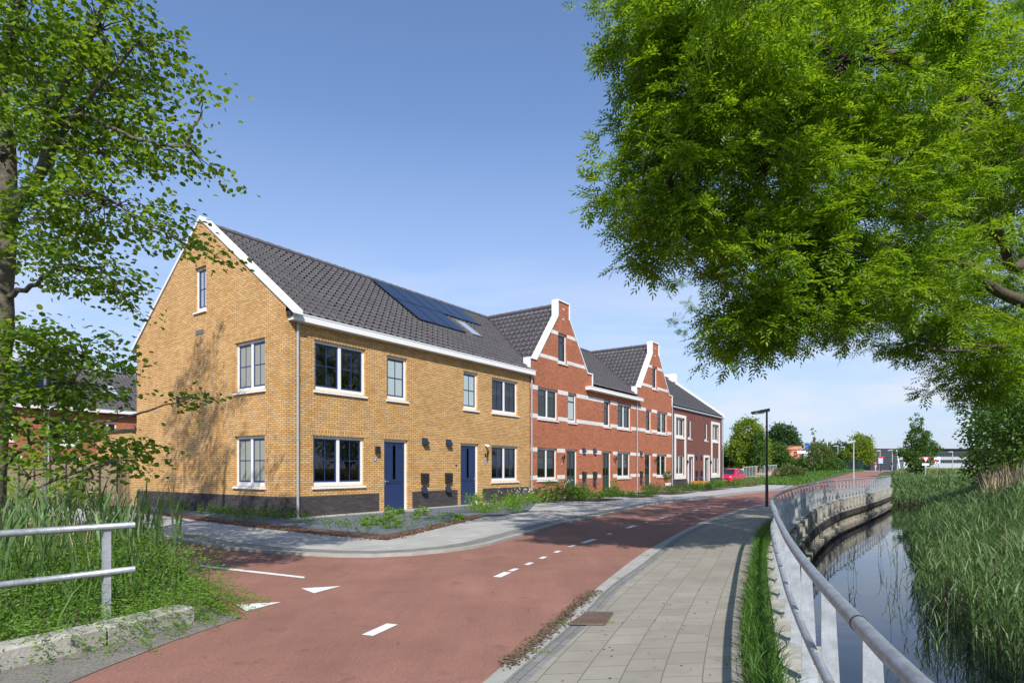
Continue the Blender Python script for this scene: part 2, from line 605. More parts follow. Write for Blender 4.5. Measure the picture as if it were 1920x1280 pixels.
def window(root, fr, a0, a1, c0, c1, n, style, sash, inside='dark', y=0.0, frame='white', sill=True):
    """white outer frame set back in the reveal, casements, panes, sill, things hung inside"""
    d0, d1 = y + 0.085, y + 0.15
    t = 0.085
    mb = MB(fr)
    mb.box(a0, a0 + t, d0, d1, c0, c1)
    mb.box(a1 - t, a1, d0, d1, c0, c1)
    mb.box(a0 + t, a1 - t, d0, d1, c1 - t, c1)
    mb.box(a0 + t, a1 - t, d0, d1, c0, c0 + 0.12)
    spans = []
    iw = (a1 - a0 - 2 * t)
    if n == 2:
        mid = (a0 + a1) / 2
        mb.box(mid - 0.055, mid + 0.055, d0, d1, c0 + 0.12, c1 - t)
        spans = [(a0 + t, mid - 0.055), (mid + 0.055, a1 - t)]
    else:
        spans = [(a0 + t, a1 - t)]
    f = mb.build('window', MT[frame], root)
    z0, z1 = c0 + 0.12, c1 - t
    for k, (s0, s1) in enumerate(spans):
        m = MB(fr)
        e0, e1 = d0 + 0.02, d0 + 0.06
        b = 0.052
        m.box(s0 + .002, s0 + b, e0, e1, z0 + .002, z1 - .002)
        m.box(s1 - b, s1 - .002, e0, e1, z0 + .002, z1 - .002)
        m.box(s0 + b, s1 - b, e0, e1, z1 - b, z1 - .002)
        m.box(s0 + b, s1 - b, e0, e1, z0 + .002, z0 + b)
        if style == 'cross':
            cx, cz = (s0 + s1) / 2, z0 + (z1 - z0) * 0.5
            m.box(cx - .014, cx + .014, e0 + .006, e1 - .006, z0 + b, z1 - b)
            m.box(s0 + b, s1 - b, e0 + .008, e1 - .008, cz - .014, cz + .014)
        elif style == 'bar':
            cz = z0 + (z1 - z0) * 0.74
            m.box(s0 + b, s1 - b, e0 + .004, e1 - .004, cz - .03, cz + .03)
        m.build('sash', MT[sash], f)
        g = MB(fr)
        ym = (e0 + e1) / 2
        g.face([(s0 + b, ym, z0 + b), (s1 - b, ym, z0 + b), (s1 - b, ym, z1 - b), (s0 + b, ym, z1 - b)])
        g.build('pane', MT['frost' if inside == 'frost' else 'glass'], f)
        yi = y + 0.24
        if inside in ('curtain', 'curtains2'):
            c = MB(fr)
            wd = (s1 - s0)
            strips = [(s1 - wd * 0.30, s1 + 0.03)] if inside == 'curtain' else [(s0 - .02, s0 + wd * .3), (s1 - wd * 0.34, s1 + .02)]
            for q0, q1 in strips:
                m_ = 10
                for i in range(m_):
                    x0, x1 = q0 + (q1 - q0) * i / m_, q0 + (q1 - q0) * (i + 1) / m_
                    c.face([(x0, yi + 0.02 * (i % 2), z0 - .05), (x1, yi + 0.02 * ((i + 1) % 2), z0 - .05), (x1, yi + 0.02 * ((i + 1) % 2), z1 + .05), (x0, yi + 0.02 * (i % 2), z1 + .05)])
            c.build('curtain', MT['curtain'], f)
        elif inside == 'blind':
            c = MB(fr)
            zb = z1 - (z1 - z0) * 0.32
            c.face([(s0, yi, zb), (s1, yi, zb), (s1, yi, z1), (s0, yi, z1)])
            c.build('roller_blind', MT['blind'], f)
        elif inside == 'band':
            c = MB(fr)
            zb = z0 + (z1 - z0) * 0.50
            c.face([(s0, yi, zb), (s1, yi, zb), (s1, yi, zb + .28), (s0, yi, zb + .28)])
            c.build('pleated_blind', MT['blind'], f)
        elif inside == 'slats':
            c = MB(fr)
            q = z1
            while q > z0 + (z1 - z0) * 0.5:
                c.face([(s0, yi, q), (s1, yi, q), (s1, yi + .02, q - .016), (s0, yi + .02, q - .016)])
                q -= 0.035
            c.build('slatted_blind', MT['blind'], f)
    if sill:
        m = MB(fr)
        m.hexa([(a0 - .05, y - .06, c0 - .085), (a1 + .05, y - .06, c0 - .085), (a1 + .05, y + .1, c0 - .085), (a0 - .05, y + .1, c0 - .085),
                (a0 - .05, y - .06, c0 - .035), (a1 + .05, y - .06, c0 - .035), (a1 + .05, y + .1, c0 - .004), (a0 - .05, y + .1, c0 - .004)])
        m.build('sill', MT[frame], f)
    return f


def soldier(mb, a0, a1, c, w=-0.003, h=0.2):
    mb.face([(a0, w, c), (a1, w, c), (a1, w, c + h), (a0, w, c + h)], swap=True)


def front_door(root, fr, a0, a1, style, col, y=0.0, top=2.52, frame='white', hinge=1):
    t = 0.085
    mb = MB(fr)
    d0, d1 = y + 0.085, y + 0.15
    mb.box(a0, a0 + t, d0, d1, 0.02, top)
    mb.box(a1 - t, a1, d0, d1, 0.02, top)
    mb.box(a0 + t, a1 - t, d0, d1, top - t, top)
    mb.box(a0 - .0, a1, y + .0, d0, 0.0, 0.03)
    f = mb.build('door_frame', MT[frame], root)
    s0, s1, z0, z1 = a0 + t + .003, a1 - t - .003, 0.035, top - t - .003
    e0, e1 = d0 + .02, d0 + .065
    m = MB(fr)
    b = 0.10
    m.box(s0, s0 + b, e0, e1, z0, z1)
    m.box(s1 - b, s1, e0, e1, z0, z1)
    m.box(s0 + b, s1 - b, e0, e1, z1 - .1, z1)
    m.box(s0 + b, s1 - b, e0, e1, 0.98, 1.12)
    m.box(s0 + b, s1 - b, e0, e1, z0, z0 + .16)
    m.box(s0 + b, s1 - b, e0 + .018, e1 - .006, z0 + .16, 0.98)
    cx = (s0 + s1) / 2
    m.box(s0 + b - .001, s1 - b + .001, e0 - .012, e0 - .0005, 1.05, 1.09)
    if style == 'slit':
        m.box(s0 + b, cx - .12, e0 + .016, e1 - .008, 1.12, z1 - .1)
        m.box(cx + .12, s1 - b, e0 + .016, e1 - .008, 1.12, z1 - .1)
        m.box(cx - .125, cx - .075, e0 + .001, e1, 1.12, z1 - .1)
        m.box(cx + .075, cx + .125, e0 + .001, e1, 1.12, z1 - .1)
        # curved heads over the two upper panels
        for q0, q1 in ((s0 + b, cx - .125), (cx + .125, s1 - b)):
            pts = [(q0, z1 - .099), (q1, z1 - .099)] + [(q1 + (q0 - q1) * i / 6, z1 - .19 + .05 * math.sin(math.pi * i / 6)) for i in range(7)]
            m.prism(pts, e0 + .004, e0 + .016)
        gl = [(cx - .075, cx + .075)]
    elif style == 'two':
        m.box(cx - .03, cx + .03, e0, e1, 1.12, z1 - .1)
        gl = [(s0 + b, cx - .03), (cx + .03, s1 - b)]
    else:
        gl = [(s0 + b, s1 - b)]
    door = m.build('door', MT[col], root)
    for q0, q1 in gl:
        g = MB(fr)
        g.face([(q0, e0 + .02, 1.12), (q1, e0 + .02, 1.12), (q1, e0 + .02, z1 - .1), (q0, e0 + .02, z1 - .1)])
        g.build('pane', MT['glass'], door)
    h = MB(fr)
    hx = s0 + .05 if hinge > 0 else s1 - .05
    h.box(hx - .02, hx + .02, e0 - .012, e0, .92, 1.14)
    h.tube([(hx, e0 - .005, 1.05), (hx, e0 - .06, 1.05)], .011, 6)
    h.tube([(hx, e0 - .055, 1.05), (hx + .12 * hinge, e0 - .055, 1.05)], .011, 6)
    h.build('door_handle', MT['steel'], door)
    return door


def vent_hood(root, fr, a0, c0, y=0.0, wd=.27, name='vent_hood'):
    m = MB(fr)
    c1 = c0 + .22
    m.hexa([(a0, y - .15, c0), (a0 + wd, y - .15, c0), (a0 + wd, y, c0), (a0, y, c0),
            (a0 + .02, y - .05, c1), (a0 + wd - .02, y - .05, c1), (a0 + wd, y, c1), (a0, y, c1)])
    m.box(a0 - .008, a0 + wd + .008, y - .162, y - .001, c0 - .015, c0)
    m.build(name, MT['navy'], root)


def mailbox(root, fr, a0, y=0.0):
    m = MB(fr)
    m.box(a0, a0 + .33, y - .12, y - .001, .95, 1.27)
    m.hexa([(a0 - .01, y - .135, 1.272), (a0 + .34, y - .135, 1.272), (a0 + .34, y - .001, 1.272), (a0 - .01, y - .001, 1.272),
            (a0 - .01, y - .135, 1.29), (a0 + .34, y - .135, 1.29), (a0 + .34, y - .001, 1.34), (a0 - .01, y - .001, 1.34)])
    m.box(a0 + .03, a0 + .30, y - .125, y - .12, 1.18, 1.21)
    m.build('mailbox', MT['black'], root)
    k = MB(fr)
    k.tube([(a0 + .165, y - .128, 1.235), (a0 + .165, y - .12, 1.235)], .012, 8)
    k.build('lock', MT['steel'], root)
    vent_hood(root, fr, a0 + .02, .60, y, .26, 'meter_hood')


def lamp_updown(root, fr, a0, c0, y=0.0):
    m = MB(fr)
    m.box(a0, a0 + .15, y - .13, y - .02, c0, c0 + .24)
    m.box(a0 + .03, a0 + .12, y - .02, y - .001, c0 + .05, c0 + .19)
    m.build('wall_lamp', MT['black'], root)


def lamp_lantern(root, fr, a0, c0, y=0.0):
    m = MB(fr)
    m.box(a0 - .03, a0 + .03, y - .02, y - .001, c0 + .02, c0 + .16)
    m.tube([(a0, y - .02, c0 + .1), (a0, y - .14, c0 + .16), (a0, y - .14, c0 + .2)], .012, 6)
    m.tube([(a0, y - .14, c0 + .02), (a0, y - .14, c0 + .19)], [.035, .05], 8)
    m.tube([(a0, y - .14, c0 + .19), (a0, y - .14, c0 + .26)], [.07, .01], 8)
    m.build('wall_lamp', MT['black'], root)


def number_plate(root, fr, a0, c0, y=0.0):
    m = MB(fr)
    m.box(a0, a0 + .15, y - .012, y - .001, c0, c0 + .11)
    o = m.build('house_number_plate', MT['blueplate'], root)
    g = MB(fr)
    # the worn white digits
    for k in range(2):
        x = a0 + .03 + .05 * k
        g.box(x, x + .03, y - .015, y - .0125, c0 + .02, c0 + .032)
        g.box(x, x + .03, y - .015, y - .0125, c0 + .078, c0 + .09)
        g.box(x + (.0 if k else .02), x + (.01 if k else .03), y - .015, y - .0125, c0 + .033, c0 + .077)
    g.build('digits', MT['white'], o)


MT['blueplate'] = M('enamel_plate', (0.12, 0.22, 0.42), 0.3)


def tile_field(name, fr, org, dA, dB, lenA, lenB, mat, root, a_phase=0.0, amp=0.036, step=0.034, pa=0.30, pb=0.345, clip=None):
    """roof tiles as relief: wave across, step at every course"""
    org, dA, dB = [np.array(q, float) for q in (org, dA, dB)]
    Nn = np.cross(dA, dB)
    if Nn[2] < 0:
        Nn = -Nn
    na = max(2, int(round(lenA / pa * 8)))
    a = np.linspace(0, lenA, na + 1)
    ph = ((a + a_phase) / pa) % 1.0
    prof = amp * (np.abs(np.sin(math.pi * ph)) ** 0.8)
    prof = prof + amp * 0.4 * np.sin(2 * math.pi * ph)
    rows = max(1, int(round(lenB / pb)))
    bs, hs = [], []
    fl = []
    for r in range(rows):
        b0, b1 = lenB * r / rows, lenB * (r + 1) / rows
        bs += [b0 - .012, b1]
        hs += [step, 0.0]
        fl += [1.0, .25]
    bs, hs, fl = np.array(bs), np.array(hs), np.array(fl)
    A, B = np.meshgrid(a, bs)
    H = prof[None, :] * fl[:, None] + hs[:, None] + 0.004 * np.sin(7.1 * A + 3.3 * B)
    P = org + A[..., None] * dA + B[..., None] * dB + H[..., None] * Nn
    V = fr(P.reshape(-1, 3))
    w = len(a)
    i, j = np.meshgrid(np.arange(len(bs) - 1), np.arange(w - 1), indexing='ij')
    k = (i * w + j).ravel()
    Q = np.stack([k, k + 1, k + w + 1, k + w], 1)
    # the open ends of the rolls stay open: dark gaps above the row below
    pm = np.concatenate([prof[1:] + prof[:-1]]) / 2
    gap = ((i % 2 == 1) & (pm[j] > .90 * prof.max())).ravel()
    if amp > .015:
        Q = Q[~gap]
    if clip is not None:
        cen = P.reshape(-1, 3)[Q].mean(1)
        Q = Q[clip(cen)]
    return npmesh(name, V, Q, mat, root)


SLOPE = np.array([0, RIDGE_W + 0.15, RIDGE_Z - EAVE_Z])
SLEN = np.linalg.norm(SLOPE)
SLOPE = SLOPE / SLEN


def ridge_caps(root, fr, p0, p1, mat, L=0.42, r=0.115):
    p0, p1 = np.array(p0, float), np.array(p1, float)
    D = np.linalg.norm(p1 - p0)
    n = int(D / L)
    m = MB(fr)
    for i in range(n):
        a = p0 + (p1 - p0) * (i / n)
        b = p0 + (p1 - p0) * ((i + 1.08) / n)
        m.tube([a, b], [r * 1.1, r * .92], 8)
    m.build('ridge_tiles', mat, root)


def main_roof(root, s0, s1, mat, flat=False, front=True):
    kw = dict(amp=0.008, step=0.02, pa=0.30, pb=0.30) if flat else {}
    tile_field('roof', HF, (s0, -0.15, EAVE_Z), (1, 0, 0), SLOPE, s1 - s0, SLEN, mat, root, a_phase=s0, clip=None if front else (lambda q: q[:, 1] > .36), **kw)
    m = MB(HF)
    w0_ = -.1 if front else .3
    m.face([(s0, w0_, EAVE_Z + RK * (w0_ + .15) - .035), (s1, w0_, EAVE_Z + RK * (w0_ + .15) - .035), (s1, RIDGE_W, RIDGE_Z - .035), (s0, RIDGE_W, RIDGE_Z - .035)])
    m.build('roof_underlay', MT['lead'], root)
    m = MB(HF)
    m.face([(s0, RIDGE_W, RIDGE_Z), (s1, RIDGE_W, RIDGE_Z), (s1, DEPTH + .15, EAVE_Z), (s0, DEPTH + .15, EAVE_Z)])
    m.build('rear_roof', mat, root)
    ridge_caps(root, HF, (s0 + .02, RIDGE_W, RIDGE_Z + .03), (s1 - .02, RIDGE_W, RIDGE_Z + .03), mat)


def rear_wall(root, s0, s1, mat):
    m = MB(HF)
    m.face([(s0, DEPTH, 0), (s1, DEPTH, 0), (s1, DEPTH, 6.2), (s0, DEPTH, 6.2)])
    m.build('rear_wall', mat, root)


def inner_walls(root, s0, s1):
    m = MB(HF)
    for z in (0.05, 2.85, 5.75):
        m.face([(s0 + .2, .5, z), (s1 - .2, .5, z), (s1 - .2, DEPTH - .3, z), (s0 + .2, DEPTH - .3, z)])
    m.face([(s0 + .12, .3, 0), (s0 + .12, DEPTH - .2, 0), (s0 + .12, DEPTH - .2, 6.1), (s0 + .12, .3, 6.1)])
    m.face([(s1 - .12, .3, 0), (s1 - .12, DEPTH - .2, 0), (s1 - .12, DEPTH - .2, 6.1), (s1 - .12, .3, 6.1)])
    m.face([(s0 + .2, 4.2, 0), (s1 - .2, 4.2, 0), (s1 - .2, 4.2, 6.1), (s0 + .2, 4.2, 6.1)])
    m.build('inner_walls', MT['inner'], root)


def gutter_box(root, s0, s1, p, z0, z1, mat='white'):
    m = MB(HF)
    m.box(s0, s1, -p, 0.0 + .12, z0, z1 - .035)
    m.box(s0 - .012, s1 + .012, -p - .014, .12, z1 - .035, z1)
    m.build('gutter', MT[mat], root)


def downpipe(root, s, top, w=-.07, r=.04, cut=.09):
    m = MB(HF)
    m.tube([(s, w - .0, 0.02), (s, w, top)], r, 12)
    for z in (0.75, 2.4, 4.3):
        m.tube([(s, w, z - .035), (s, w, z + .035)], r + .008, 12)
        m.box(s - .012, s + .012, w + .03, 0.0, z - .012, z + .012)
    m.build('downpipe', MT['zinc'], root)


def gable_window(root):
    pass


# ---- the two yellow houses
def yellow_house(s0, s1, left):
    fr = HF
    label = ('yellow brick end house with white edged gable facing the side road, nearest to the camera' if left
             else 'yellow brick house with skylight and solar panels, between the end house and the red houses')
    root = thing('brick_house', label, 'house', HF(((s0 + s1) / 2, 4.8, 0))[0], 'houses in the terrace row')
    if left:
        W = [(0.94, 2.96, .95, 2.52, 2, 'cross', 'slats'), (1.0, 3.02, 3.93, 5.48, 2, 'cross', 'dark'), (3.98, 4.95, 3.93, 5.46, 1, 'cross', 'frost')]
        D = (3.85, 5.0)
    else:
        W = [(10.0, 11.98, .95, 2.50, 2, 'cross', 'curtain'), (10.03, 11.98, 3.93, 5.44, 2, 'cross', 'band'), (8.12, 9.06, 3.93, 5.46, 1, 'cross', 'frost')]
        D = (7.95, 9.1)
    holes = [w[:4] for w in W] + [(D[0], D[1], 0.0, 2.52)]
    holes = [(a, b, max(c, 0.001), d) for a, b, c, d in holes]
    mb = MB(HF)
    wall(mb, [(s0, 0), (s1, 0), (s1, 6.1), (s0, 6.1)], holes)
    for a0, a1, c0, c1 in holes:
        soldier(mb, a0 - .1, a1 + .12, c1 + .003)
    rear_wall(root, s0, s1, MT['ybrick'])
    if left:
        gh = [(1.08, 2.75, .95, 2.52), (1.06, 2.72, 3.93, 5.5), (4.5, 5.24, 6.88, 8.38)]
        g = MB(GF)
        wall(g, [(0, 0), (DEPTH, 0), (DEPTH, 6.28), (4.87, 10.0), (0, 6.28)], gh)
        for a0, a1, c0, c1 in gh:
            soldier(g, a0 - .1, a1 + .1, c1 + .003)
        # merge the gable into the same wall mesh
        Vw = HF.at(0, 0)
        pts = g.fr(np.array(g.v))
        loc = np.stack([(pts - O0) @ U, (pts - O0) @ VV, pts[:, 2]], 1)
        base = len(mb.v)
        mb.v.extend([tuple(q) for q in loc])
        mb.f.extend([tuple(i + base for i in f) for f in g.f])
        mb.uv.extend(g.uv)
    mb.build('wall', MT['ybrick'], root)
    pl = MB(HF)
    sp = [(-.006, 3.62), (5.22, s1)] if left else [(s0, 7.76), (9.38, s1 - .07)]
    for a, b in sp:
        pl.box(a, b, -.006, .02, 0.0, PLN)
    if left:
        pl.box(-.006, .02, .0205, DEPTH, 0.0, PLN)
    pl.split_build('plinth', MT['dbrick'], root)
    for a, b, c, d, n, st, ins in W:
        window(root, HF, a, b, c, d, n, st, 'blue', ins)
    if left:
        window(root, GF, 1.08, 2.75, .95, 2.52, 2, 'cross', 'blue', 'curtains2')
        window(root, GF, 1.06, 2.72, 3.93, 5.5, 2, 'cross', 'blue', 'curtains2')
        window(root, GF, 4.5, 5.24, 6.88, 8.38, 1, 'cross', 'blue', 'curtain')
        v = MB(GF)
        for i in range(3):
            v.box(4.7 + .17 * i, 4.85 + .17 * i, -.012, .001, 6.08, 6.22)
        v.box(4.68, 5.21, -.006, 0.0, 6.06, 6.24)
        v.build('vent_grille', MT['vent'], root)
    front_door(root, HF, D[0], D[1], 'slit', 'blue', hinge=1 if left else -1)
    inner_walls(root, s0, s1)
    main_roof(root, s0 + (.28 if left else 0), s1, MT['tile'])
    if left:
        # white coping up both verges
        m = MB(HF)
        P = [(-.42, EAVE_Z + .02), (RIDGE_W, RIDGE_Z + .26), (DEPTH + .42, EAVE_Z + .02)]
        t = .12
        for (w0, z0), (w1, z1) in ((P[0], P[1]), (P[1], P[2])):
            m.hexa([(-.04, w0, z0 - t), (.29, w0, z0 - t), (.29, w1, z1 - t), (-.04, w1, z1 - t), (-.04, w0, z0), (.29, w0, z0), (.29, w1, z1), (-.04, w1, z1)])
        m.build('gable_coping', MT['white'], root)
        c = MB(HF)
        c.box(.02, .27, -.22, .1, 6.0, 6.14)
        c.build('flashing', MT['lead'], root)
        gutter_box(root, .08, s1, .26, 5.88, 6.1)
        downpipe(root, .36, 5.88)
        mailbox(root, HF, 5.66)
        vent_hood(root, HF, 5.72, 2.42)
        lamp_updown(root, HF, 3.42, 2.02)
        number_plate(root, HF, 3.36, 1.75)
    else:
        gutter_box(root, s0, 13.08, .26, 5.88, 6.1)
        mailbox(root, HF, 7.0)
        vent_hood(root, HF, 7.05, 2.42)
        lamp_lantern(root, HF, 9.55, 1.98)
        number_plate(root, HF, 9.5, 1.72)
        m = MB(HF)
        m.tube([(9.55, -.001, 2.48), (9.55, -.05, 2.48)], .035, 10)
        m.tube([(9.55, -.04, 2.48), (9.60, -.19, 2.44)], [.045, .055], 10)
        m.build('security_camera', MT['white'], root)
        m = MB(HF)
        m.tube([(7.66, -.03, 1.63), (7.66, 0, 1.63)], .035, 8)
        m.build('doorbell', MT['black'], root)
    return root


MT['vent'] = M('grey_vent', (0.16, 0.15, 0.13), 0.6)
MT['terracotta'] = M('terracotta', (0.45, 0.17, 0.08), 0.8)
MT['weed'] = leafmat('weed_leaf', (0.045, 0.11, 0.012), (0.14, 0.26, 0.035), 0.35)
y1 = yellow_house(0.0, 6.47, True)
y2 = yellow_house(6.47, 12.95, False)

for px_, r_, n_, lb_ in ((2.38, .07, 16, 'spiky houseplant in a wide terracotta pot inside the upper yellow house window'), (2.78, .05, 9, 'smaller spiky houseplant in a terracotta pot at the right side of the same window')):
    pr = thing('potted_plant', lb_, 'houseplant', HF((px_, .25, 4.10))[0])
    pt = MB(HF)
    pt.tube([(px_, .25, 4.10), (px_, .25, 4.22)], [r_ * .7, r_], 8)
    pt.build('flower_pot', MT['terracotta'], pr)
    V_, Q_ = blades(HF(np.array([(px_, .25, 4.20)] * n_)), rdir(n_), rng.uniform(.18, .34, n_), rng.uniform(.03, .16, n_), .03, 3, .3)
    npmesh('foliage', V_, Q_, MT['weed'], pr)

# solar panels and the roof light
def roof_pt(s, w, lift=0.0):
    n = np.array([0, -SLOPE[2], SLOPE[1]])
    return np.array([s, w, EAVE_Z + RK * (w + .15)]) + n * lift


def roof_slab(mb, s0, s1, w0, w1, l0, l1):
    q = [(s0, w0), (s1, w0), (s1, w1), (s0, w1)]
    mb.hexa([tuple(roof_pt(a, b, l0)) for a, b in q] + [tuple(roof_pt(a, b, l1)) for a, b in q])


MT['solarframe'] = M('black_panel_frame', (0.01, 0.012, 0.018), 0.3)
cells = [(7.42 + 1.0 * i, 3.27, 4.72) for i in range(6)] + [(7.42 + 1.0 * i, 1.79, 3.24) for i in range(3)]
cells.sort()
for idx, (s, w0, w1) in enumerate(cells):
    f = MB(HF)
    roof_slab(f, s, s + .97, w0, w1, .07, .105)
    o = f.build('solar_panel', MT['solarframe'], y2)
    g = MB(HF)
    roof_slab(g, s + .02, s + .95, w0 + .015, w1 - .015, .1055, .109)
    g.build('solar_glass', MT['solar'], o)


def roof_light(root, s0, s1, w0, w1):
    m = MB(HF)
    for q in ((s0, s0 + .08, w0, w1), (s1 - .08, s1, w0, w1), (s0 + .08, s1 - .08, w0, w0 + .07), (s0 + .08, s1 - .08, w1 - .07, w1)):
        roof_slab(m, *q, .0, .10)
    o = m.build('skylight', MT['vent'], root)
    g = MB(HF)
    roof_slab(g, s0 + .08, s1 - .08, w0 + .07, w1 - .07, .07, .085)
    g.build('pane', MT['skyglass'], o)


MT['skyglass'] = M('skylight_glass', (0.35, 0.42, 0.5), 0.06, spec=1.0)
roof_light(y2, 10.95, 11.75, 1.85, 3.05)

# ---- the three red houses
BANDS = [(5.27, 5.48), (3.92, 4.12), (2.31, 2.51), (.97, 1.17)]


def gable_outline(c):
    """(s, z) outline of a stepped front gable centred on s = c, left foot to right foot"""
    return [(c - 3.12, 6.03), (c - 3.12, 6.70), (c - 2.56, 6.70), (c - .56, 9.22), (c - .56, 10.0), (c + .56, 10.0), (c + .56, 9.22), (c + 2.56, 6.70), (c + 3.12, 6.70), (c + 3.12, 6.03)]


def offset_line(P, t):
    out = []
    P = [np.array(p, float) for p in P]
    for i, p in enumerate(P):
        ns = []
        for a, b in ((i - 1, i), (i, i + 1)):
            if a >= 0 and b < len(P):
                d = P[b] - P[a]
                d /= np.linalg.norm(d)
                ns.append(np.array([-d[1], d[0]]))
        if len(ns) == 1:
            out.append(p + ns[0] * t)
        else:
            m = ns[0] + ns[1]
            m /= np.linalg.norm(m)
            out.append(p + m * t / max(.3, float(m @ ns[0])))
    return out


def coping(root, outline, y0=-.05, y1=.33, t=.055, mat='white'):
    o = [tuple(p) for p in offset_line(outline, t)]
    i = [tuple(p) for p in offset_line(outline, -.012)]
    m = MB(HF)
    for k in range(len(o) - 1):
        a, b, c, d = i[k], i[k + 1], o[k + 1], o[k]
        for y in (y0, y1):
            m.face([(a[0], y, a[1]), (b[0], y, b[1]), (c[0], y, c[1]), (d[0], y, d[1])])
        m.face([(d[0], y0, d[1]), (c[0], y0, c[1]), (c[0], y1, c[1]), (d[0], y1, d[1])])
        m.face([(a[0], y0, a[1]), (b[0], y0, b[1]), (b[0], y1, b[1]), (a[0], y1, a[1])])
    for k in (0, -1):
        a, d = i[k], o[k]
        m.face([(a[0], y0, a[1]), (d[0], y0, d[1]), (d[0], y1, d[1]), (a[0], y1, a[1])])
    m.build('gable_coping', MT[mat], root)


def red_house(s0, s1, gable_c, W, D, label, pipe=None, gut=None, lamp=None, box=None):
    root = thing('brick_house', label, 'house', HF(((s0 + s1) / 2, 4.8, 0))[0], 'houses in the terrace row')
    top = 6.1
    holes = [w[:4] for w in W] + [(D[0], D[1], .001, 2.50)]
    if gable_c:
        outer = [(s0, 0), (s1, 0)] + gable_outline(gable_c)[::-1]
        outer[2] = (s1, 6.03)
        outer = [(s0, 0), (s1, 0)] + [(min(max(a, s0), s1), b) for a, b in gable_outline(gable_c)[::-1]]
        ah = (gable_c - .53, gable_c + .36, 6.88, 8.38)
        holes.append(ah)
    else:
        outer = [(s0, 0), (s1, 0), (s1, top), (s0, top)]
    mb = MB(HF)
    wall(mb, outer, holes)
    for a0, a1, c0, c1 in holes:
        if c1 < 2.6:
            soldier(mb, a0 - .1, a1 + .12, c1 + .003)
    rear_wall(root, s0, s1, MT['rbrick'])
    if gable_c:
        gb_ = MB(HF)
        gb_.tess([[(a, .3, b) for a, b in gable_outline(gable_c)]])
        gb_.build('gable_back', MT['rbrick'], root)
    mb.build('wall', MT['rbrick'], root)
    if s1 > 31:
        pass
    bd = MB(HF)
    for z0, z1 in BANDS:
        blocks = sorted([(a0, a1) for a0, a1, c0, c1 in holes if c0 < z1 + .02 and c1 > z0 - .02])
        if z0 < 2.6:                                   # soldier courses stand proud of doors: leave a gap beside them
            blocks = sorted([(a - (.18 if (a, b) == (D[0], D[1]) else 0), b + (.22 if (a, b) == (D[0], D[1]) else 0)) for a, b in blocks])
        x = s0 + (.07 if s0 < 13 else 0)
        for a, b in blocks + [(s1, s1)]:
            if a - x > .05:
                bd.box(x, a, -.006, .0, z0, z1)
            x = b
    if bd.f:
        bd.split_build('white_band', MT['wbrick'], root)
    bd = MB(HF)
    if gable_c:
        c = gable_c
        for z0, z1 in ((8.24, 8.42), (6.9, 7.08)):
            hw0 = .56 + (9.22 - z0) / 1.26 - .02
            hw1 = .56 + (9.22 - z1) / 1.26 - .02
            a0, a1 = c - .53, c + .36
            for q_ in ([(c - hw0, z0), (a0, z0), (a0, z1), (c - hw1, z1)], [(a1, z0), (c + hw0, z0), (c + hw1, z1), (a1, z1)]):
                b_ = MB(HF)
                b_.prism(q_, -.006, 0)
                b_.build('white_band', MT['wbrick'], root)
        for z in (9.62, 9.12):
            bd.box(c - .1, c + .1, -.0085, 0, z, z + .06)
    if bd.f:
        bd.split_build('white_band', MT['wbrick'], root)
    for a, b, c, d, n, st, ins in W:
        window(root, HF, a, b, c, d, n, st, 'dgreen', ins)
    if gable_c:
        window(root, HF, *ah, 1, 'bar', 'dgreen', 'curtain')
    front_door(root, HF, D[0], D[1], 'two', 'dgreen', top=2.50)
    inner_walls(root, s0, s1)
    main_roof(root, s0, s1, MT['tile'], front=not gable_c)
    if gable_c:
        c = gable_c
        coping(root, gable_outline(c))
        for sg in (-1, 1):
            L = math.hypot(2.66, 3.36)
            dB = np.array([-sg * 2.66 / L, 0, 3.36 / L])
            tile_field('cross_roof', HF, (c + sg * 2.66, .3, 6.5), (0, 1, 0), dB, RIDGE_W - .3, L, MT['tile'], root, amp=.045, step=.045, pb=.36,
                       clip=lambda q: q[:, 2] > EAVE_Z + RK * (q[:, 1] + .15) - .12)
            wl = (6.5 - EAVE_Z) / RK - .15
            m = MB(HF)
            m.tube([(c + sg * 2.70, wl + .02, 6.53), (c + sg * .03, RIDGE_W, 9.9)], .045, 6)
            m.build('valley_flashing', MT['lead'], root)
        ridge_caps(root, HF, (c, .32, 9.92), (c, RIDGE_W, 9.92), MT['tile'])
    if gut:
        gutter_box(root, gut[0], gut[1], .32, 5.79, 5.98)
        sf = MB(HF)
        k = gut[0] + .1
        while k < gut[1] - .3:
            sf.box(k, k + .55, -.30, -.01, 5.778, 5.79)
            k += .62
        sf.build('soffit', MT['cream'], root)
    for p, z in (pipe or []):
        downpipe(root, p, z)
    if lamp:
        lamp_lantern(root, HF, lamp, 1.95)
        number_plate(root, HF, lamp - .12, 1.68)
    if box:
        mailbox(root, HF, box)
        vent_hood(root, HF, box + .02, 2.40)
    return root


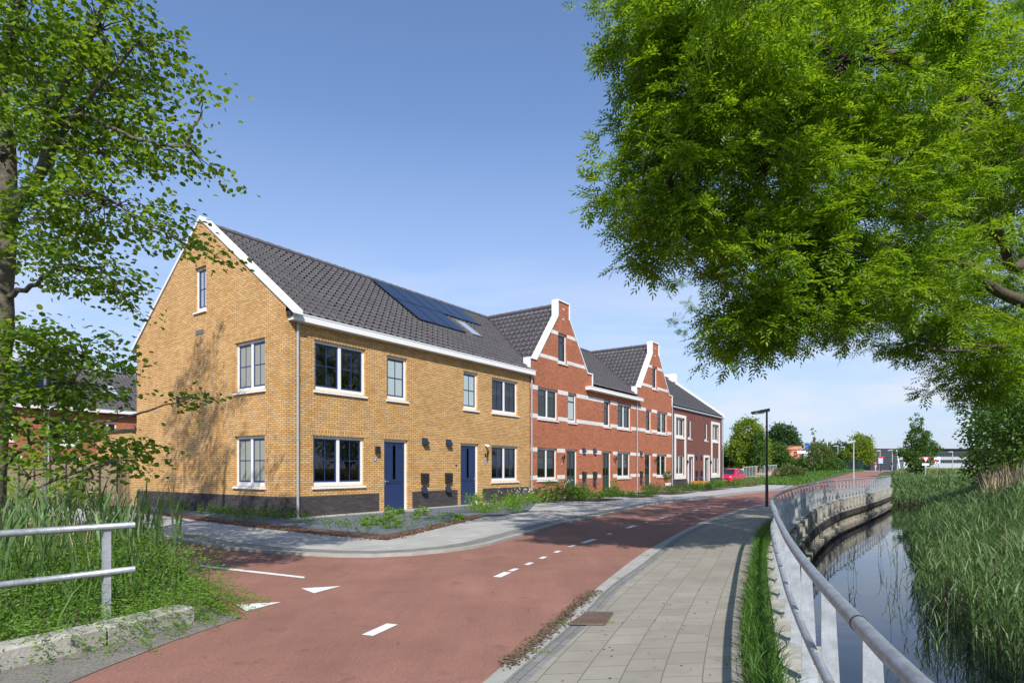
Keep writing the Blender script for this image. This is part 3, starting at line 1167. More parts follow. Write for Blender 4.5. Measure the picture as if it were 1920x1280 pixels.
red_house(12.95, 19.2, 16.08,
          [(13.62, 15.45, .95, 2.50, 2, 'bar', 'band'), (13.67, 15.53, 3.92, 5.44, 2, 'bar', 'blind'), (16.55, 17.45, 3.92, 5.44, 1, 'bar', 'frost')],
          (16.42, 17.55), 'red brick house with stepped white edged gable, directly right of the yellow brick houses',
          pipe=[(13.03, 5.86)], lamp=15.95, box=18.05)
red_house(19.2, 25.35, None,
          [(22.45, 24.30, .95, 2.49, 2, 'bar', 'dark'), (22.48, 24.40, 3.92, 5.44, 2, 'bar', 'curtains2'), (20.64, 21.5, 3.92, 5.46, 1, 'bar', 'curtain')],
          (20.5, 21.62), 'middle red brick house under a plain eaves gutter, between the two stepped gables',
          pipe=[(25.2, 5.78)], gut=(18.45, 25.62), lamp=22.0, box=19.05 + .25)
red_house(25.35, 31.47, 28.36,
          [(28.62, 30.47, .95, 2.46, 2, 'bar', 'curtains2'), (28.70, 30.62, 3.92, 5.42, 2, 'bar', 'curtain'), (26.76, 27.7, 3.92, 5.40, 1, 'bar', 'curtain')],
          (26.6, 27.68), 'red brick house with the farther stepped gable, next to the dark brick houses',
          pipe=[(31.38, 5.92)], lamp=28.2, box=25.75)


# ---- the two dark brick houses at the far end
def dark_house(s0, s1, last, label):
    root = thing('brick_house', label, 'house', HF(((s0 + s1) / 2, 4.8, 0))[0], 'houses in the terrace row')
    if not last:
        fa, wn, D = (32.0, 34.4), (34.9, 35.75), (34.82, 36.22)
    else:
        fa, wn, D = (40.7, 43.1), (38.95, 39.8), (38.7, 40.15)
    fw = .24
    wx = (fa[0] + fw, fa[1] - fw - .05)
    up, dn = (wx[0], wx[1], 3.86, 5.28), (wx[0], wx[1], 1.0, 2.5)
    dh = (D[0] + .18, D[1] - .16)
    holes = [up, dn, (wn[0], wn[1], 3.8, 5.3), (dh[0], dh[1], .001, 2.42)]
    mb = MB(HF)
    wall(mb, [(s0, 0), (s1, 0), (s1, 6.1), (s0, 6.1)], holes)
    rear_wall(root, s0, s1, MT['pbrick'])
    if last:
        mb.face([(s1, 0, 0), (s1, DEPTH, 0), (s1, DEPTH, 6.2), (s1, 4.87, 9.9), (s1, 0, 6.2)])
    mb.build('wall', MT['pbrick'], root)
    pl = MB(HF)
    for a, b in ((s0, D[0]), (D[1], s1 - .005)):
        pl.box(a, b, -.006, .0, 0, .66)
    pl.split_build('plinth', MT['dbrick'], root)
    m = MB(HF)
    m.box(fa[0], fa[0] + fw, -.05, 0, .72, 5.5)
    m.box(fa[1] - fw - .05, fa[1], -.05, 0, .72, 5.5)
    m.box(fa[0] + fw, fa[1] - fw - .05, -.05, 0, 5.28, 5.5)
    m.box(fa[0] + fw, fa[1] - fw - .05, -.05, 0, 3.70, 3.86)
    m.box(fa[0] + fw, fa[1] - fw - .05, -.05, 0, .72, 1.0)
    m.build('portal_frame', MT['cream'], root)
    for q in (up, dn):
        window(root, HF, *q, 2, 'plain', 'vent', 'curtains2', sill=False)
    window(root, HF, wn[0], wn[1], 3.8, 5.3, 1, 'plain', 'vent', 'curtain')
    m = MB(HF)
    m.box(D[0], dh[0], -.05, 0, 0, 2.6)
    m.box(dh[1], D[1], -.05, 0, 0, 2.6)
    m.box(dh[0], dh[1], -.05, 0, 2.42, 2.6)
    m.build('door_surround', MT['cream'], root)
    front_door(root, HF, dh[0], dh[1], 'two', 'gblue', top=2.42)
    inner_walls(root, s0, s1)
    main_roof(root, s0 + (.0), s1 - (.3 if last else 0), MT['slate'], True)
    mailbox(root, HF, 36.7 if not last else 38.1 - .2)
    vent_hood(root, HF, (36.7 if not last else 37.9), 2.36)
    lamp_updown(root, HF, 34.55 if not last else 40.35, 1.9)
    m = MB(HF)
    m.box(s0, s1 + (.16 if last else 0), -.13, 0, 5.93, 6.05)
    m.build('gutter', MT['zinc'], root)
    if last:
        downpipe(root, 43.9, 5.93)
        m = MB(HF)
        P = [(-.2, EAVE_Z + .12), (RIDGE_W, RIDGE_Z + .22), (DEPTH + .2, EAVE_Z + .12)]
        for (w0, z0), (w1, z1) in ((P[0], P[1]), (P[1], P[2])):
            m.hexa([(s1 - .30, w0, z0 - .25), (s1 + .04, w0, z0 - .25), (s1 + .04, w1, z1 - .25), (s1 - .30, w1, z1 - .25), (s1 - .30, w0, z0), (s1 + .04, w0, z0), (s1 + .04, w1, z1), (s1 - .30, w1, z1)])
        m.build('gable_coping', MT['white'], root)
        m = MB(HF)
        m.box(s1 - .42, s1 + .06, RIDGE_W - .75, RIDGE_W + .75, RIDGE_Z - .35, RIDGE_Z + .42)
        m.build('chimney_cap', MT['white'], root)


dark_house(31.47, 37.6, False, 'dark brick house with tall white window frame, directly beside the farther red gable')
dark_house(37.6, 43.85, True, 'dark brick end house at the far end of the row, beside the red car')


# ---- yellow annex behind the gable, house behind, fence
def annex():
    root = thing('garden_shed', 'low flat roofed yellow brick shed attached behind the yellow gable', 'shed', HF((1.5, 11.6, 0))[0])
    m = MB(HF)
    x0, x1, y0, y1 = .004, 2.6, 9.68, 13.4
    for a, b in (((x0, y0), (x0, y1)), ((x0, y1), (x1, y1)), ((x1, y1), (x1, y0)), ((x1, y0), (x0, y0))):
        m.face([(a[0], a[1], 0), (b[0], b[1], 0), (b[0], b[1], 2.95), (a[0], a[1], 2.95)])
    m.build('wall', MT['ybrick'], root)
    m = MB(HF)
    m.box(x0 - .05, x1 + .05, y0 + .02, y1 + .05, 2.95, 3.05)
    m.build('roof', MT['lead'], root)


annex()


def back_house():
    O = HF((11.2, 36.6, 0))[0]
    fr = Fr(O - U * 26, U, VV)
    root = thing('brick_house', 'red brick house row far behind the reed screen fence, seen through leaves', 'house', fr((13, 4, 0))[0])
    L = 34
    holes = []
    for k in range(5):
        s = 1.0 + 6.4 * k
        holes += [(s, s + 1.9, 3.2, 5.0), (s + 3.2, s + 4.4, 3.4, 5.0), (s + .2, s + 2.0, .9, 2.5), (s + 3.2, s + 4.9, .9, 2.5)]
    mb = MB(fr)
    wall(mb, [(0, 0), (L, 0), (L, 6), (0, 6)], holes)
    mb.build('wall', MT['rbrick'], root)
    for h in holes:
        window(root, fr, *h, 2, 'plain', 'gblue', 'curtain')
    tile_field('roof', fr, (0, -.3, 5.95), (1, 0, 0), SLOPE, L, SLEN, MT['tile'], root)
    m = MB(fr)
    m.box(-.1, L + .1, -.5, .05, 5.75, 5.98)
    m.build('gutter', MT['white'], root)
    m = MB(fr)
    m.face([(0.1, 5, 0), (L, 5, 0), (L, 5, 9.5), (0.1, 5, 9.5)])
    m.build('inner_walls', MT['inner'], root)
    m = MB(fr)
    for k in range(4):
        for r in (0, 1):
            s = 17.0 + 1.02 * k
            q = [(s, .9 + r * 1.5), (s + 1, .9 + r * 1.5), (s + 1, 2.35 + r * 1.5), (s, 2.35 + r * 1.5)]
            def rp(a, w, l):
                return (a, w - SLOPE[2] * l, 5.95 + RK * (w + .3) + SLOPE[1] * l)
            m.hexa([rp(a, b, .06) for a, b in q] + [rp(a, b, .11) for a, b in q])
    m.build('solar_panels', MT['solar'], root)
    for s in (24.4,):
        m = MB(fr)
        q = [(s, 1.6), (s + .9, 1.6), (s + .9, 2.6), (s, 2.6)]
        m.hexa([rp(a, b, .03) for a, b in q] + [rp(a, b, .12) for a, b in q])
        m.build('skylight', MT['skyglass'], root)
    m = MB(fr)
    m.tube([(20.2, -.06, 0), (20.2, -.06, 5.8)], .05, 8)
    m.build('downpipe', MT['zinc'], root)


back_house()
# ------------------------------------------------------------------ ground, roads, canal
def pavemat(name, c1, c2, mortar, bw, rh, mw, offset=0.5, stain=0.12):
    m = brickmat(name, c1, c2, tuple(0.85 * q for q in c1), mortar, bw, rh, mw, 0.85, offset, 0.25, 0.05)
    return m


MT['road'] = M('red_asphalt', (0.288, 0.142, 0.106), 0.85, noise=0.17, nscale=0.9, bump=0.35, bscale=160, fine=0.24, fscale=45, spec=0.25)
def wear(mat, sc, lo, hi, stretch=(1, 1, 1)):
    nt = mat.node_tree
    bs = [n for n in nt.nodes if n.type == 'BSDF_PRINCIPLED'][0]
    src = bs.inputs['Base Color'].links[0].from_socket
    geo = nd(nt, 'ShaderNodeNewGeometry')
    mp = nd(nt, 'ShaderNodeMapping')
    mp.inputs['Scale'].default_value = stretch
    mp.inputs['Rotation'].default_value = (0, 0, math.radians(-28))
    nt.links.new(geo.outputs['Position'], mp.inputs[0])
    n = nd(nt, 'ShaderNodeTexNoise', Scale=sc, Detail=6.0, Roughness=0.7)
    nt.links.new(mp.outputs[0], n.inputs['Vector'])
    mr = nd(nt, 'ShaderNodeMapRange')
    mr.inputs['From Min'].default_value = 0.35
    mr.inputs['From Max'].default_value = 0.68
    mr.inputs['To Min'].default_value = lo
    mr.inputs['To Max'].default_value = hi
    nt.links.new(n.outputs[0], mr.inputs['Value'])
    vs = nd(nt, 'ShaderNodeVectorMath', operation='SCALE')
    nt.links.new(src, vs.inputs[0])
    nt.links.new(mr.outputs[0], vs.inputs['Scale'])
    nt.links.new(vs.outputs[0], bs.inputs['Base Color'])


def blotch(mat, sc, col, lo, hi, amt):
    nt = mat.node_tree
    bs = [n for n in nt.nodes if n.type == 'BSDF_PRINCIPLED'][0]
    src = bs.inputs['Base Color'].links[0].from_socket
    geo = nd(nt, 'ShaderNodeNewGeometry')
    n = nd(nt, 'ShaderNodeTexNoise', Scale=sc, Detail=5.0, Roughness=0.6)
    nt.links.new(geo.outputs['Position'], n.inputs['Vector'])
    mr = nd(nt, 'ShaderNodeMapRange')
    mr.inputs['From Min'].default_value = lo
    mr.inputs['From Max'].default_value = hi
    mr.inputs['To Max'].default_value = amt
    nt.links.new(n.outputs[0], mr.inputs['Value'])
    mx = nd(nt, 'ShaderNodeMix', data_type='RGBA')
    nt.links.new(mr.outputs[0], mx.inputs['Factor'])
    nt.links.new(src, mx.inputs['A'])
    mx.inputs['B'].default_value = rgb(col)
    nt.links.new(mx.outputs['Result'], bs.inputs['Base Color'])


wear(MT['road'], 1.1, .84, 1.10, (1.0, .16, 1))
blotch(MT['road'], 3.1, (.15, .075, .062), .60, .74, .65)
blotch(MT['road'], 23.0, (.36, .24, .20), .66, .74, .8)
MT['asphalt'] = M('grey_asphalt', (0.20, 0.185, 0.16), 0.9, noise=0.2, nscale=3, bump=0.5, bscale=120, fine=0.4, fscale=50, spec=0.2)
MT['paint'] = M('road_paint', (0.72, 0.72, 0.70), 0.7, noise=0.10, nscale=14, fine=0.08, fscale=90)
MT['tiles'] = pavemat('grey_paving', (0.268, 0.245, 0.203), (0.305, 0.280, 0.235), (0.15, 0.138, 0.10), 0.30, 0.30, 0.010)
MT['slabs'] = pavemat('pale_paving', (0.37, 0.36, 0.335), (0.42, 0.41, 0.385), (0.19, 0.19, 0.165), 0.60, 0.30, 0.010)
MT['clink'] = pavemat('gutter_bricks', (0.19, 0.185, 0.175), (0.24, 0.235, 0.22), (0.09, 0.09, 0.07), 0.20, 0.065, 0.008)
blotch(MT['tiles'], 2.3, (.19, .175, .145), .52, .72, .45)
blotch(MT['tiles'], 16.0, (.16, .145, .11), .62, .74, .25)
blotch(MT['slabs'], 1.7, (.29, .285, .26), .5, .72, .5)
MT['kerb'] = M('concrete_kerb', (0.34, 0.33, 0.30), 0.85, noise=0.18, nscale=4, fine=0.12, fscale=60)
MT['conc'] = M('weathered_concrete', (0.36, 0.345, 0.30), 0.9, noise=0.35, nscale=3.5, fine=0.18, fscale=40, bump=0.3, bscale=30)
MT['quay'] = M('stained_quay_concrete', (0.30, 0.28, 0.22), 0.9, noise=0.5, nscale=2.2, fine=0.2, fscale=24, bump=0.3, bscale=20)
MT['timber'] = M('wet_timber', (0.05, 0.042, 0.034), 0.8, noise=0.4, nscale=6)
MT['soil'] = M('soil', (0.05, 0.042, 0.026), 0.95, noise=0.4, nscale=2.5, fine=0.3, fscale=30)
MT['turf'] = M('turf', (0.055, 0.085, 0.022), 0.95, noise=0.4, nscale=1.2, fine=0.35, fscale=14)
MT['bark'] = M('bark_mulch', (0.12, 0.062, 0.038), 0.95, noise=0.4, nscale=20, fine=0.4, fscale=60)
MT['gravel'] = M('blue_grey_gravel', (0.125, 0.14, 0.165), 0.9, noise=0.15, nscale=3, fine=0.5, fscale=70, bump=0.9, bscale=60)


def struct(o, label=None):
    o['kind'] = 'structure'
    if label:
        o['label'] = label
    return o


def sheet(name, poly, z, mat, thick=None, kind='structure', uvf=None):
    m = MB()
    m.slab([(p[0], p[1]) for p in poly], None if thick is None else z - thick, z)
    if uvf is not None:
        A = np.array(m.v) - uvf.O
        P = np.stack([A @ uvf.X, A @ uvf.Y], 1)
        m.uv = [tuple(P[i]) for f in m.f for i in f]
    o = m.build(name, mat)
    if kind:
        o['kind'] = kind
    return o


# rail line, surveyed, and its continuation parallel to the houses
RAIL = [(0.25, -4.0), (0.55, -1.5), (0.80, 0.3), (1.07, 1.53), (1.35, 2.40), (1.72, 3.47), (2.12, 4.55), (2.80, 6.27), (3.68, 8.45), (4.72, 10.9), (6.14, 13.8), (8.35, 17.75), (11.57, 23.1), (14.9, 28.0), (20.6, 35.3), (27.6, 44.5), (31.3, 49.6)]
RL = spline(RAIL, 400)
_rs = np.r_[0, np.cumsum(np.linalg.norm(np.diff(RL, axis=0), axis=1))]
RT = unit(np.gradient(RL, axis=0))
RN = np.stack([RT[:, 1], -RT[:, 0]], 1)          # towards the water


def rail_at(s):
    return np.array([np.interp(s, _rs, RL[:, 0]), np.interp(s, _rs, RL[:, 1])]), unit(np.array([np.interp(s, _rs, RT[:, 0]), np.interp(s, _rs, RT[:, 1])]))


def rail_off(d, i0=0, i1=None):
    return (RL + RN * d)[i0:i1]


PC = np.array([27.6, 44.5]) + VV[:2] * 4.2        # start of the far cycle path's centre line
WZ = -1.3


def hfield(x, y):
    p = np.stack([np.asarray(x, float) - PC[0], np.asarray(y, float) - PC[1]], -1)
    t = p @ U[:2]
    d = p @ VV[:2]
    rise = sstep((t - 5) / 40) * 1.05
    lat = np.where(d > 0, 1 - sstep((d - 5) / 14), 1.0)
    return rise * lat


# ground: one sheet on the land side of the quay, a bank beyond the water, a rising field in the distance
near_edge = [tuple(q) for q in rail_off(.22)[::4]]
c0 = PC + U[:2] * 5.2
edge5 = [tuple(c0 - VV[:2] * 4.4), tuple(c0 + VV[:2] * 20), tuple(c0 + VV[:2] * 160)]
land = [(0.45, -60)] + [q for q in near_edge if (np.array(q) - c0) @ U[:2] < -.05] + edge5 + [(-260, 200), (-260, -60)]
m = MB()
m.slab(land, None, -.03)
struct(m.build('ground', MT['soil']))

tt = np.r_[np.arange(5.2, 90, 2.0), np.geomspace(92, 900, 26)]
dd = np.r_[-np.geomspace(700, 42, 22), np.arange(-40, 60, 2.0), np.geomspace(62, 700, 22)]
T_, D_ = np.meshgrid(tt, dd, indexing='ij')
X_ = PC[0] + T_ * U[0] + D_ * VV[0]
Y_ = PC[1] + T_ * U[1] + D_ * VV[1]
Z_ = hfield(X_, Y_) - .03 + 0.05 * np.sin(X_ * .7) * np.sin(Y_ * .53) * (T_ > 12) * (np.abs(D_) > 5)
nn = len(dd)
ii, jj = np.meshgrid(np.arange(len(tt) - 1), np.arange(nn - 1), indexing='ij')
k_ = (ii * nn + jj).ravel()
struct(npmesh('field', np.stack([X_, Y_, Z_], -1).reshape(-1, 3), np.stack([k_, k_ + nn, k_ + nn + 1, k_ + 1], 1), MT['turf'], smooth=True))

# far bank of the canal
BANK = [(4.2, -6.0), (5.0, 2.0), (6.3, 6.0), (7.7, 9.8), (9.2, 12.8), (12.3, 17.5), (16.4, 23.0), (21.4, 30.0), (27.8, 38.5), (33.5, 46.5), (36.5, 51.0)]
BL = spline(BANK, 120)
BT = unit(np.gradient(BL, axis=0))
BN = np.stack([BT[:, 1], -BT[:, 0]], 1)
prof = [(-.3, -2.2), (0, WZ - .02), (.6, WZ + .25), (2.2, -.35), (4.0, -.08), (9, -.02), (60, -.02), (200, -.02)]
V = np.stack([np.concatenate([BL + BN * d, np.full((len(BL), 1), z)], 1) for d, z in prof], 1)
n_, k_ = len(BL), len(prof)
ii, jj = np.meshgrid(np.arange(n_ - 1), np.arange(k_ - 1), indexing='ij')
q = (ii * k_ + jj).ravel()
struct(npmesh('bank', V.reshape(-1, 3), np.stack([q, q + 1, q + k_ + 1, q + k_], 1), MT['soil'], smooth=True))

# water
wm, nt, bs, out = newmat('canal_water')
bs.inputs['Base Color'].default_value = (0.006, 0.010, 0.016, 1)
bs.inputs['Roughness'].default_value = 0.015
bs.inputs['IOR'].default_value = 1.33
bs.inputs['Specular IOR Level'].default_value = 0.5
geo = nd(nt, 'ShaderNodeNewGeometry')
n1 = nd(nt, 'ShaderNodeTexNoise', Scale=1.6, Detail=3.0)
nt.links.new(geo.outputs['Position'], n1.inputs['Vector'])
bp = nd(nt, 'ShaderNodeBump', Strength=0.06, Distance=0.05)
nt.links.new(n1.outputs[0], bp.inputs['Height'])
nt.links.new(bp.outputs[0], bs.inputs['Normal'])
wpoly = [tuple(q) for q in rail_off(.15)[::6]] + [tuple(c0 - VV[:2] * 4.4)] + [tuple(q) for q in (BL + BN * .5)[::-4]]
sheet('water', wpoly, WZ, wm)
# closing bank at the end of the canal
m = MB()
e0, e1 = c0 - VV[:2] * 4.2, c0 - VV[:2] * 16
f0, f1 = e0 - U[:2] * 3.0, e1 - U[:2] * 3.0
m.face([(*f0, WZ - .5), (*f1, WZ - .5), (*e1, 0), (*e0, 0)])
struct(m.build('canal_head_bank', MT['soil']))

# --- road and paths
K1 = [(340, 1014), (400, 1026), (470, 1034), (520, 1038), (582, 1042), (670, 1045), (745, 1043), (820, 1037), (895, 1027), (945, 1014), (1000, 998), (1060, 981), (1100, 973), (1157, 961), (1244, 943.5), (1310, 936), (1407, 924), (1462, 918.5)]
K1w = [(-40, 38.5), (-22, 24.2), (-12.9, 16.9), (-8.9, 14.0)] + [G(*p)[:2] for p in K1]
K1w += [tuple(PC + U[:2] * 4.8 + VV[:2] * 2.9)]
K2 = [(908, 1279), (989, 1210.5), (1039, 1170), (1090, 1128), (1143, 1084), (1201, 1040), (1251, 1011), (1301, 985), (1363, 962), (1410, 949)]
K2w = [(-3.9, -6), (-1.62, 0.0)] + [G(*p)[:2] for p in K2]
K2w += [(12.6, 27.6), (17.0, 34.2), tuple(PC + U[:2] * 4.8 - VV[:2] * 2.6)]
K1w = [tuple(q) for q in spline(K1w, 150)]
K2w = [tuple(q) for q in spline(K2w, 110)]
LE = [(-7.2, -6), (-4.6, 0), (-3.1, 4.2), (-3.06, 4.54), (-2.95, 5.2), (-2.85, 5.9), (-3.3, 6.8), (-5.3, 9.4), (-10.5, 13.2), (-22, 20.4), (-40, 33)]
road = K1w + K2w[::-1] + LE
sheet('road', road, 0.0, MT['road'])
sheet('asphalt_patch', [(-7.5, -6), (-7.2, -6), (-4.6, 0), (-3.1, 4.2), (-3.06, 4.54), (-2.95, 5.2), (-2.72, 6.05), (-3.4, 6.6), (-4.2, 6.0), (-5.5, 2), (-9, -6)], .005, MT['asphalt'])


def offs(L, d):
    L = np.array(L)
    T = unit(np.gradient(L, axis=0))
    return L + np.stack([-T[:, 1], T[:, 0]], 1) * d


def ribbon(name, A, B, z, mat, thick=None, n=None, swap=True, kind='structure'):
    """strip between two lines, laid with its courses along it"""
    n = n or max(len(A), len(B))
    A, B = spline(A, n), spline(B, n)
    sA = np.r_[0, np.cumsum(np.linalg.norm(np.diff((A + B) / 2, axis=0), axis=1))]
    m = MB()
    for i in range(n - 1):
        w0, w1 = np.linalg.norm(A[i] - B[i]), np.linalg.norm(A[i + 1] - B[i + 1])
        uv = [(sA[i], w0), (sA[i], 0), (sA[i + 1], 0), (sA[i + 1], w1)]
        m.face([(*A[i], z), (*B[i], z), (*B[i + 1], z), (*A[i + 1], z)], uv=uv)
        if thick:
            for L in (A, B):
                m.face([(*L[i], z), (*L[i + 1], z), (*L[i + 1], z - thick), (*L[i], z - thick)], uv=[(sA[i], 0), (sA[i + 1], 0), (sA[i + 1], .1), (sA[i], .1)])
    o = m.build(name, mat)
    if kind:
        o['kind'] = kind
    return o


# near side: flush kerb, gutter bricks, tiled path
KR = [(-2.62, -6), (-1.1, 0.0)] + [G(*p)[:2] for p in [(947, 1279), (1015, 1220), (1085, 1160), (1135, 1108), (1201, 1060), (1270, 1008), (1355, 970), (1425, 949)]] + [(12.9, 27.3), (17.3, 33.9), tuple(PC + U[:2] * 4.8 - VV[:2] * 2.75)]
KR = spline(KR, 110)
K2a = np.array(K2w)
mid = K2a * .45 + KR * .55
ribbon('kerb_strip', K2a, KR, .012, MT['kerb'])
KG = offs(KR, -.15)
ribbon('gutter_strip', KR, KG, .009, MT['clink'])
RR = [(0.05, -6), (0.85, 0.4)] + [G(*p)[:2] for p in [(1394, 1279), (1390, 1206), (1396, 1133), (1412, 1056), (1431, 991)]] + [(8.0, 17.9), (11.2, 23.0), (14.5, 28.1), (20.2, 35.5), (27.0, 44.6), (30.5, 49.2)]
ribbon('pavement', KG, RR, .016, MT['tiles'], n=160)
ribbon('grass_verge', spline(RR, 160), rail_off(-.10, 0)[::3][:160] if False else spline(rail_off(-.08)[::8], 160), .006, MT['soil'])
# far side: pavement in front of the houses
K1a = np.array(K1w)
K1b = offs(K1w, .13)
K1c = offs(K1w, .50)
GE = [(-40, 42.5), (-22, 28.2), (-14.5, 20.6), G(262, 964)[:2], G(319, 970)[:2], G(408, 983)[:2], G(551, 1000)[:2], G(725, 1016)[:2], G(795, 1000)[:2], G(877, 979)[:2], G(925, 970.5)[:2], G(991, 961)[:2],
      G(1043, 953)[:2], G(1096, 945.6)[:2], G(1157, 938)[:2], G(1200, 934.5)[:2], G(1288, 926)[:2], G(1380, 915.5)[:2], G(1430, 910)[:2], tuple(PC + U[:2] * 4.8 + VV[:2] * 6.2)]
ribbon('kerb_edging', K1a, K1b, .05, MT['kerb'], .06)
ribbon('edge_bricks', K1b, K1c, .046, MT['clink'])
pv = [tuple(q) for q in K1c] + [tuple(q) for q in GE[::-1]]
sheet('forecourt_pavement', pv, .042, MT['slabs'], uvf=HF)
fy = [tuple(q) for q in GE[3:]] + [tuple(HF((46.5, 0, 0))[0][:2]), tuple(HF((0, 0, 0))[0][:2]), tuple(GF((9.6, 0, 0))[0][:2])]
sheet('front_yard', fy, .028, MT['slabs'], uvf=HF)
# strip along the house fronts with paved steps to the doors
fp = [HF((s, w, 0))[0][:2] for s, w in ((.45, -.9), (.45, .0), (13.0, .0), (13.0, -.95))]
ap = [tuple(HF((s, w, 0))[0][:2]) for s, w in ((-.35, -.62), (-.2, .0), (43.9, .0), (43.9, -.62))]
sheet('front_path', ap, .038, MT['slabs'], uvf=HF)
for a, b in ((3.3, 5.7), (7.6, 9.1), (16.1, 17.9), (20.2, 21.9), (26.4, 27.9), (34.8, 36.2), (38.7, 40.2)):
    sheet('door_path', [tuple(HF((s, w, 0))[0][:2]) for s, w in ((a, -3.6), (a, -.6), (b, -.6), (b, -3.6))], .034, MT['slabs'], uvf=HF)

# far cycle path climbing to the bridge
cl = [PC + U[:2] * t for t in np.linspace(4.7, 68, 60)]
m = MB()
for i in range(59):
    q = []
    for j, sg in ((i, 1), (i, -1), (i + 1, -1), (i + 1, 1)):
        w = 2.75 - 1.1 * min(1, j / 25)
        p = cl[j] + VV[:2] * w * sg
        q.append((p[0], p[1], float(hfield(*cl[j])) + .03))
    m.face(q)
struct(m.build('cycle_path', MT['road']))
e = cl[-1]
m = MB(Fr((e[0], e[1], float(hfield(*e))), U, VV))
m.box(0, .5, -6, 6, -.3, .12)
struct(m.build('bridge_kerb', MT['kerb']), 'low pale concrete edge where the cycle path ends')


# --- painted markings
def mark(name, pts, label, cat='road marking', group=None):
    m = MB()
    m.slab([G(*p)[:2] for p in pts], None, .005)
    o = m.build(name, MT['paint'])
    tag(o, label, cat, group)
    return o


mark('give_way_triangle', [(564.6, 1102.8), (639, 1098.5), (588.6, 1112)], 'white painted give way triangle, farther of the two, nearer the paved corner', group='give way triangles')
mark('give_way_triangle', [(442.4, 1132.8), (527.5, 1128.4), (461.6, 1145.5)], 'white painted give way triangle beside the weeds and the concrete block', group='give way triangles')
mark('edge_line', [(374, 1058.5), (572, 1081), (570, 1084), (374, 1062)], 'thin white painted line on the red asphalt near the tree shadow')
cen = [(713, 1180, 54, 1), (942, 1077, 34, 1), (963, 1068, 14, 0), (992, 1056.5, 14, 0), (1018, 1045.2, 13, 0), (1045, 1034, 14, 0), (1072, 1023.5, 20, 0), (1104, 1014, 26, 1), (1143, 1000.6, 18, 0), (1183, 987.3, 20, 1), (1213, 979, 12, 0), (1245, 969.7, 17, 1), (1275, 962.5, 10, 0), (1303, 956.2, 14, 1), (1330, 951, 9, 0), (1358, 945.6, 13, 1), (1400, 938, 12, 1)]
cw = np.array([G(c[0], c[1])[:2] for c in cen])
cT = unit(np.gradient(cw, axis=0))
for i, (px, py, ln, big) in enumerate(cen):
    y = cw[i, 1]
    if big:
        L, W = (.72, .12) if i > 1 else (.42, .12)
    else:
        L, W = .25, .085
    t = cT[i]
    nrm = np.array([-t[1], t[0]])
    m = MB()
    p = cw[i]
    q = [p - t * L / 2 - nrm * W / 2, p + t * L / 2 - nrm * W / 2, p + t * L / 2 + nrm * W / 2, p - t * L / 2 + nrm * W / 2]
    m.slab([tuple(z) for z in q], None, .005)
    o = m.build('centre_line_dash', MT['paint'])
    names = ['largest centre line dash in the foreground, alone on the red asphalt', 'large white dash in mid road, first one before the row of small blocks']
    if i < 2:
        tag(o, names[i], 'road marking', 'centre line marks')
    elif big:
        tag(o, 'long white centre line dash lying in the leaf shade on the red road', 'road marking', 'long dashes in the tree shade')
    else:
        tag(o, 'small square white block of the dotted centre line between the long dashes', 'road marking', 'small centre line blocks')

# drain grate
gp = [G(*p)[:2] for p in ((1068, 1174), (1102, 1152.5), (1148, 1153), (1133, 1175))]
root = thing('drain_grate', 'rusty iron drain grate set into the pavement edge', 'drain', (gp[0][0], gp[0][1], 0))
MT['rust'] = M('rusty_iron', (0.135, 0.088, 0.066), 0.8, noise=0.3, nscale=20, fine=0.2)
g = [np.array(q) for q in gp]
m = MB()
m.slab([tuple(q) for q in g], .006, .021)
m.build('pit_frame', MT['black'], root)
m = MB()
nb = 9
for i in range(nb + 1):
    a = i / nb
    p, q = g[0] + (g[3] - g[0]) * a, g[1] + (g[2] - g[1]) * a
    dx = (g[3] - g[0]) / np.linalg.norm(g[3] - g[0]) * .012
    m.hexa([(*(p - dx), .0215), (*(p + dx), .0215), (*(q + dx), .0215), (*(q - dx), .0215), (*(p - dx), .034), (*(p + dx), .034), (*(q + dx), .034), (*(q - dx), .034)])
for a in (0, .5, 1):
    p, q = g[0] + (g[1] - g[0]) * a, g[3] + (g[2] - g[3]) * a
    d = (g[1] - g[0]) / np.linalg.norm(g[1] - g[0]) * .015
    m.hexa([(*(p - d), .0216), (*(q - d), .0216), (*(q + d), .0216), (*(p + d), .0216), (*(p - d), .036), (*(q - d), .036), (*(q + d), .036), (*(p + d), .036)])
m.build('bars', MT['rust'], root)

# --- quay wall
root = thing('quay_wall', 'stained concrete quay wall with timber waler along the canal under the railing', 'retaining wall', (2.8, 6.3, 0))


def swept(profile, step=1, i0=0, i1=None, corr=0.0):
    """profile (offset to the water, height) swept along the rail line"""
    m = MB()
    idx = list(range(i0, i1 or len(RL), step))
    for a, b in zip(idx[:-1], idx[1:]):
        for (d0, z0), (d1, z1) in zip(profile[:-1], profile[1:]):
            P = [RL[a] + RN[a] * d0, RL[b] + RN[b] * d0, RL[b] + RN[b] * d1, RL[a] + RN[a] * d1]
            m.face([(*P[0], z0), (*P[1], z0), (*P[2], z1), (*P[3], z1)], uv=[(_rs[a], z0), (_rs[b], z0), (_rs[b], z1), (_rs[a], z1)])
    return m


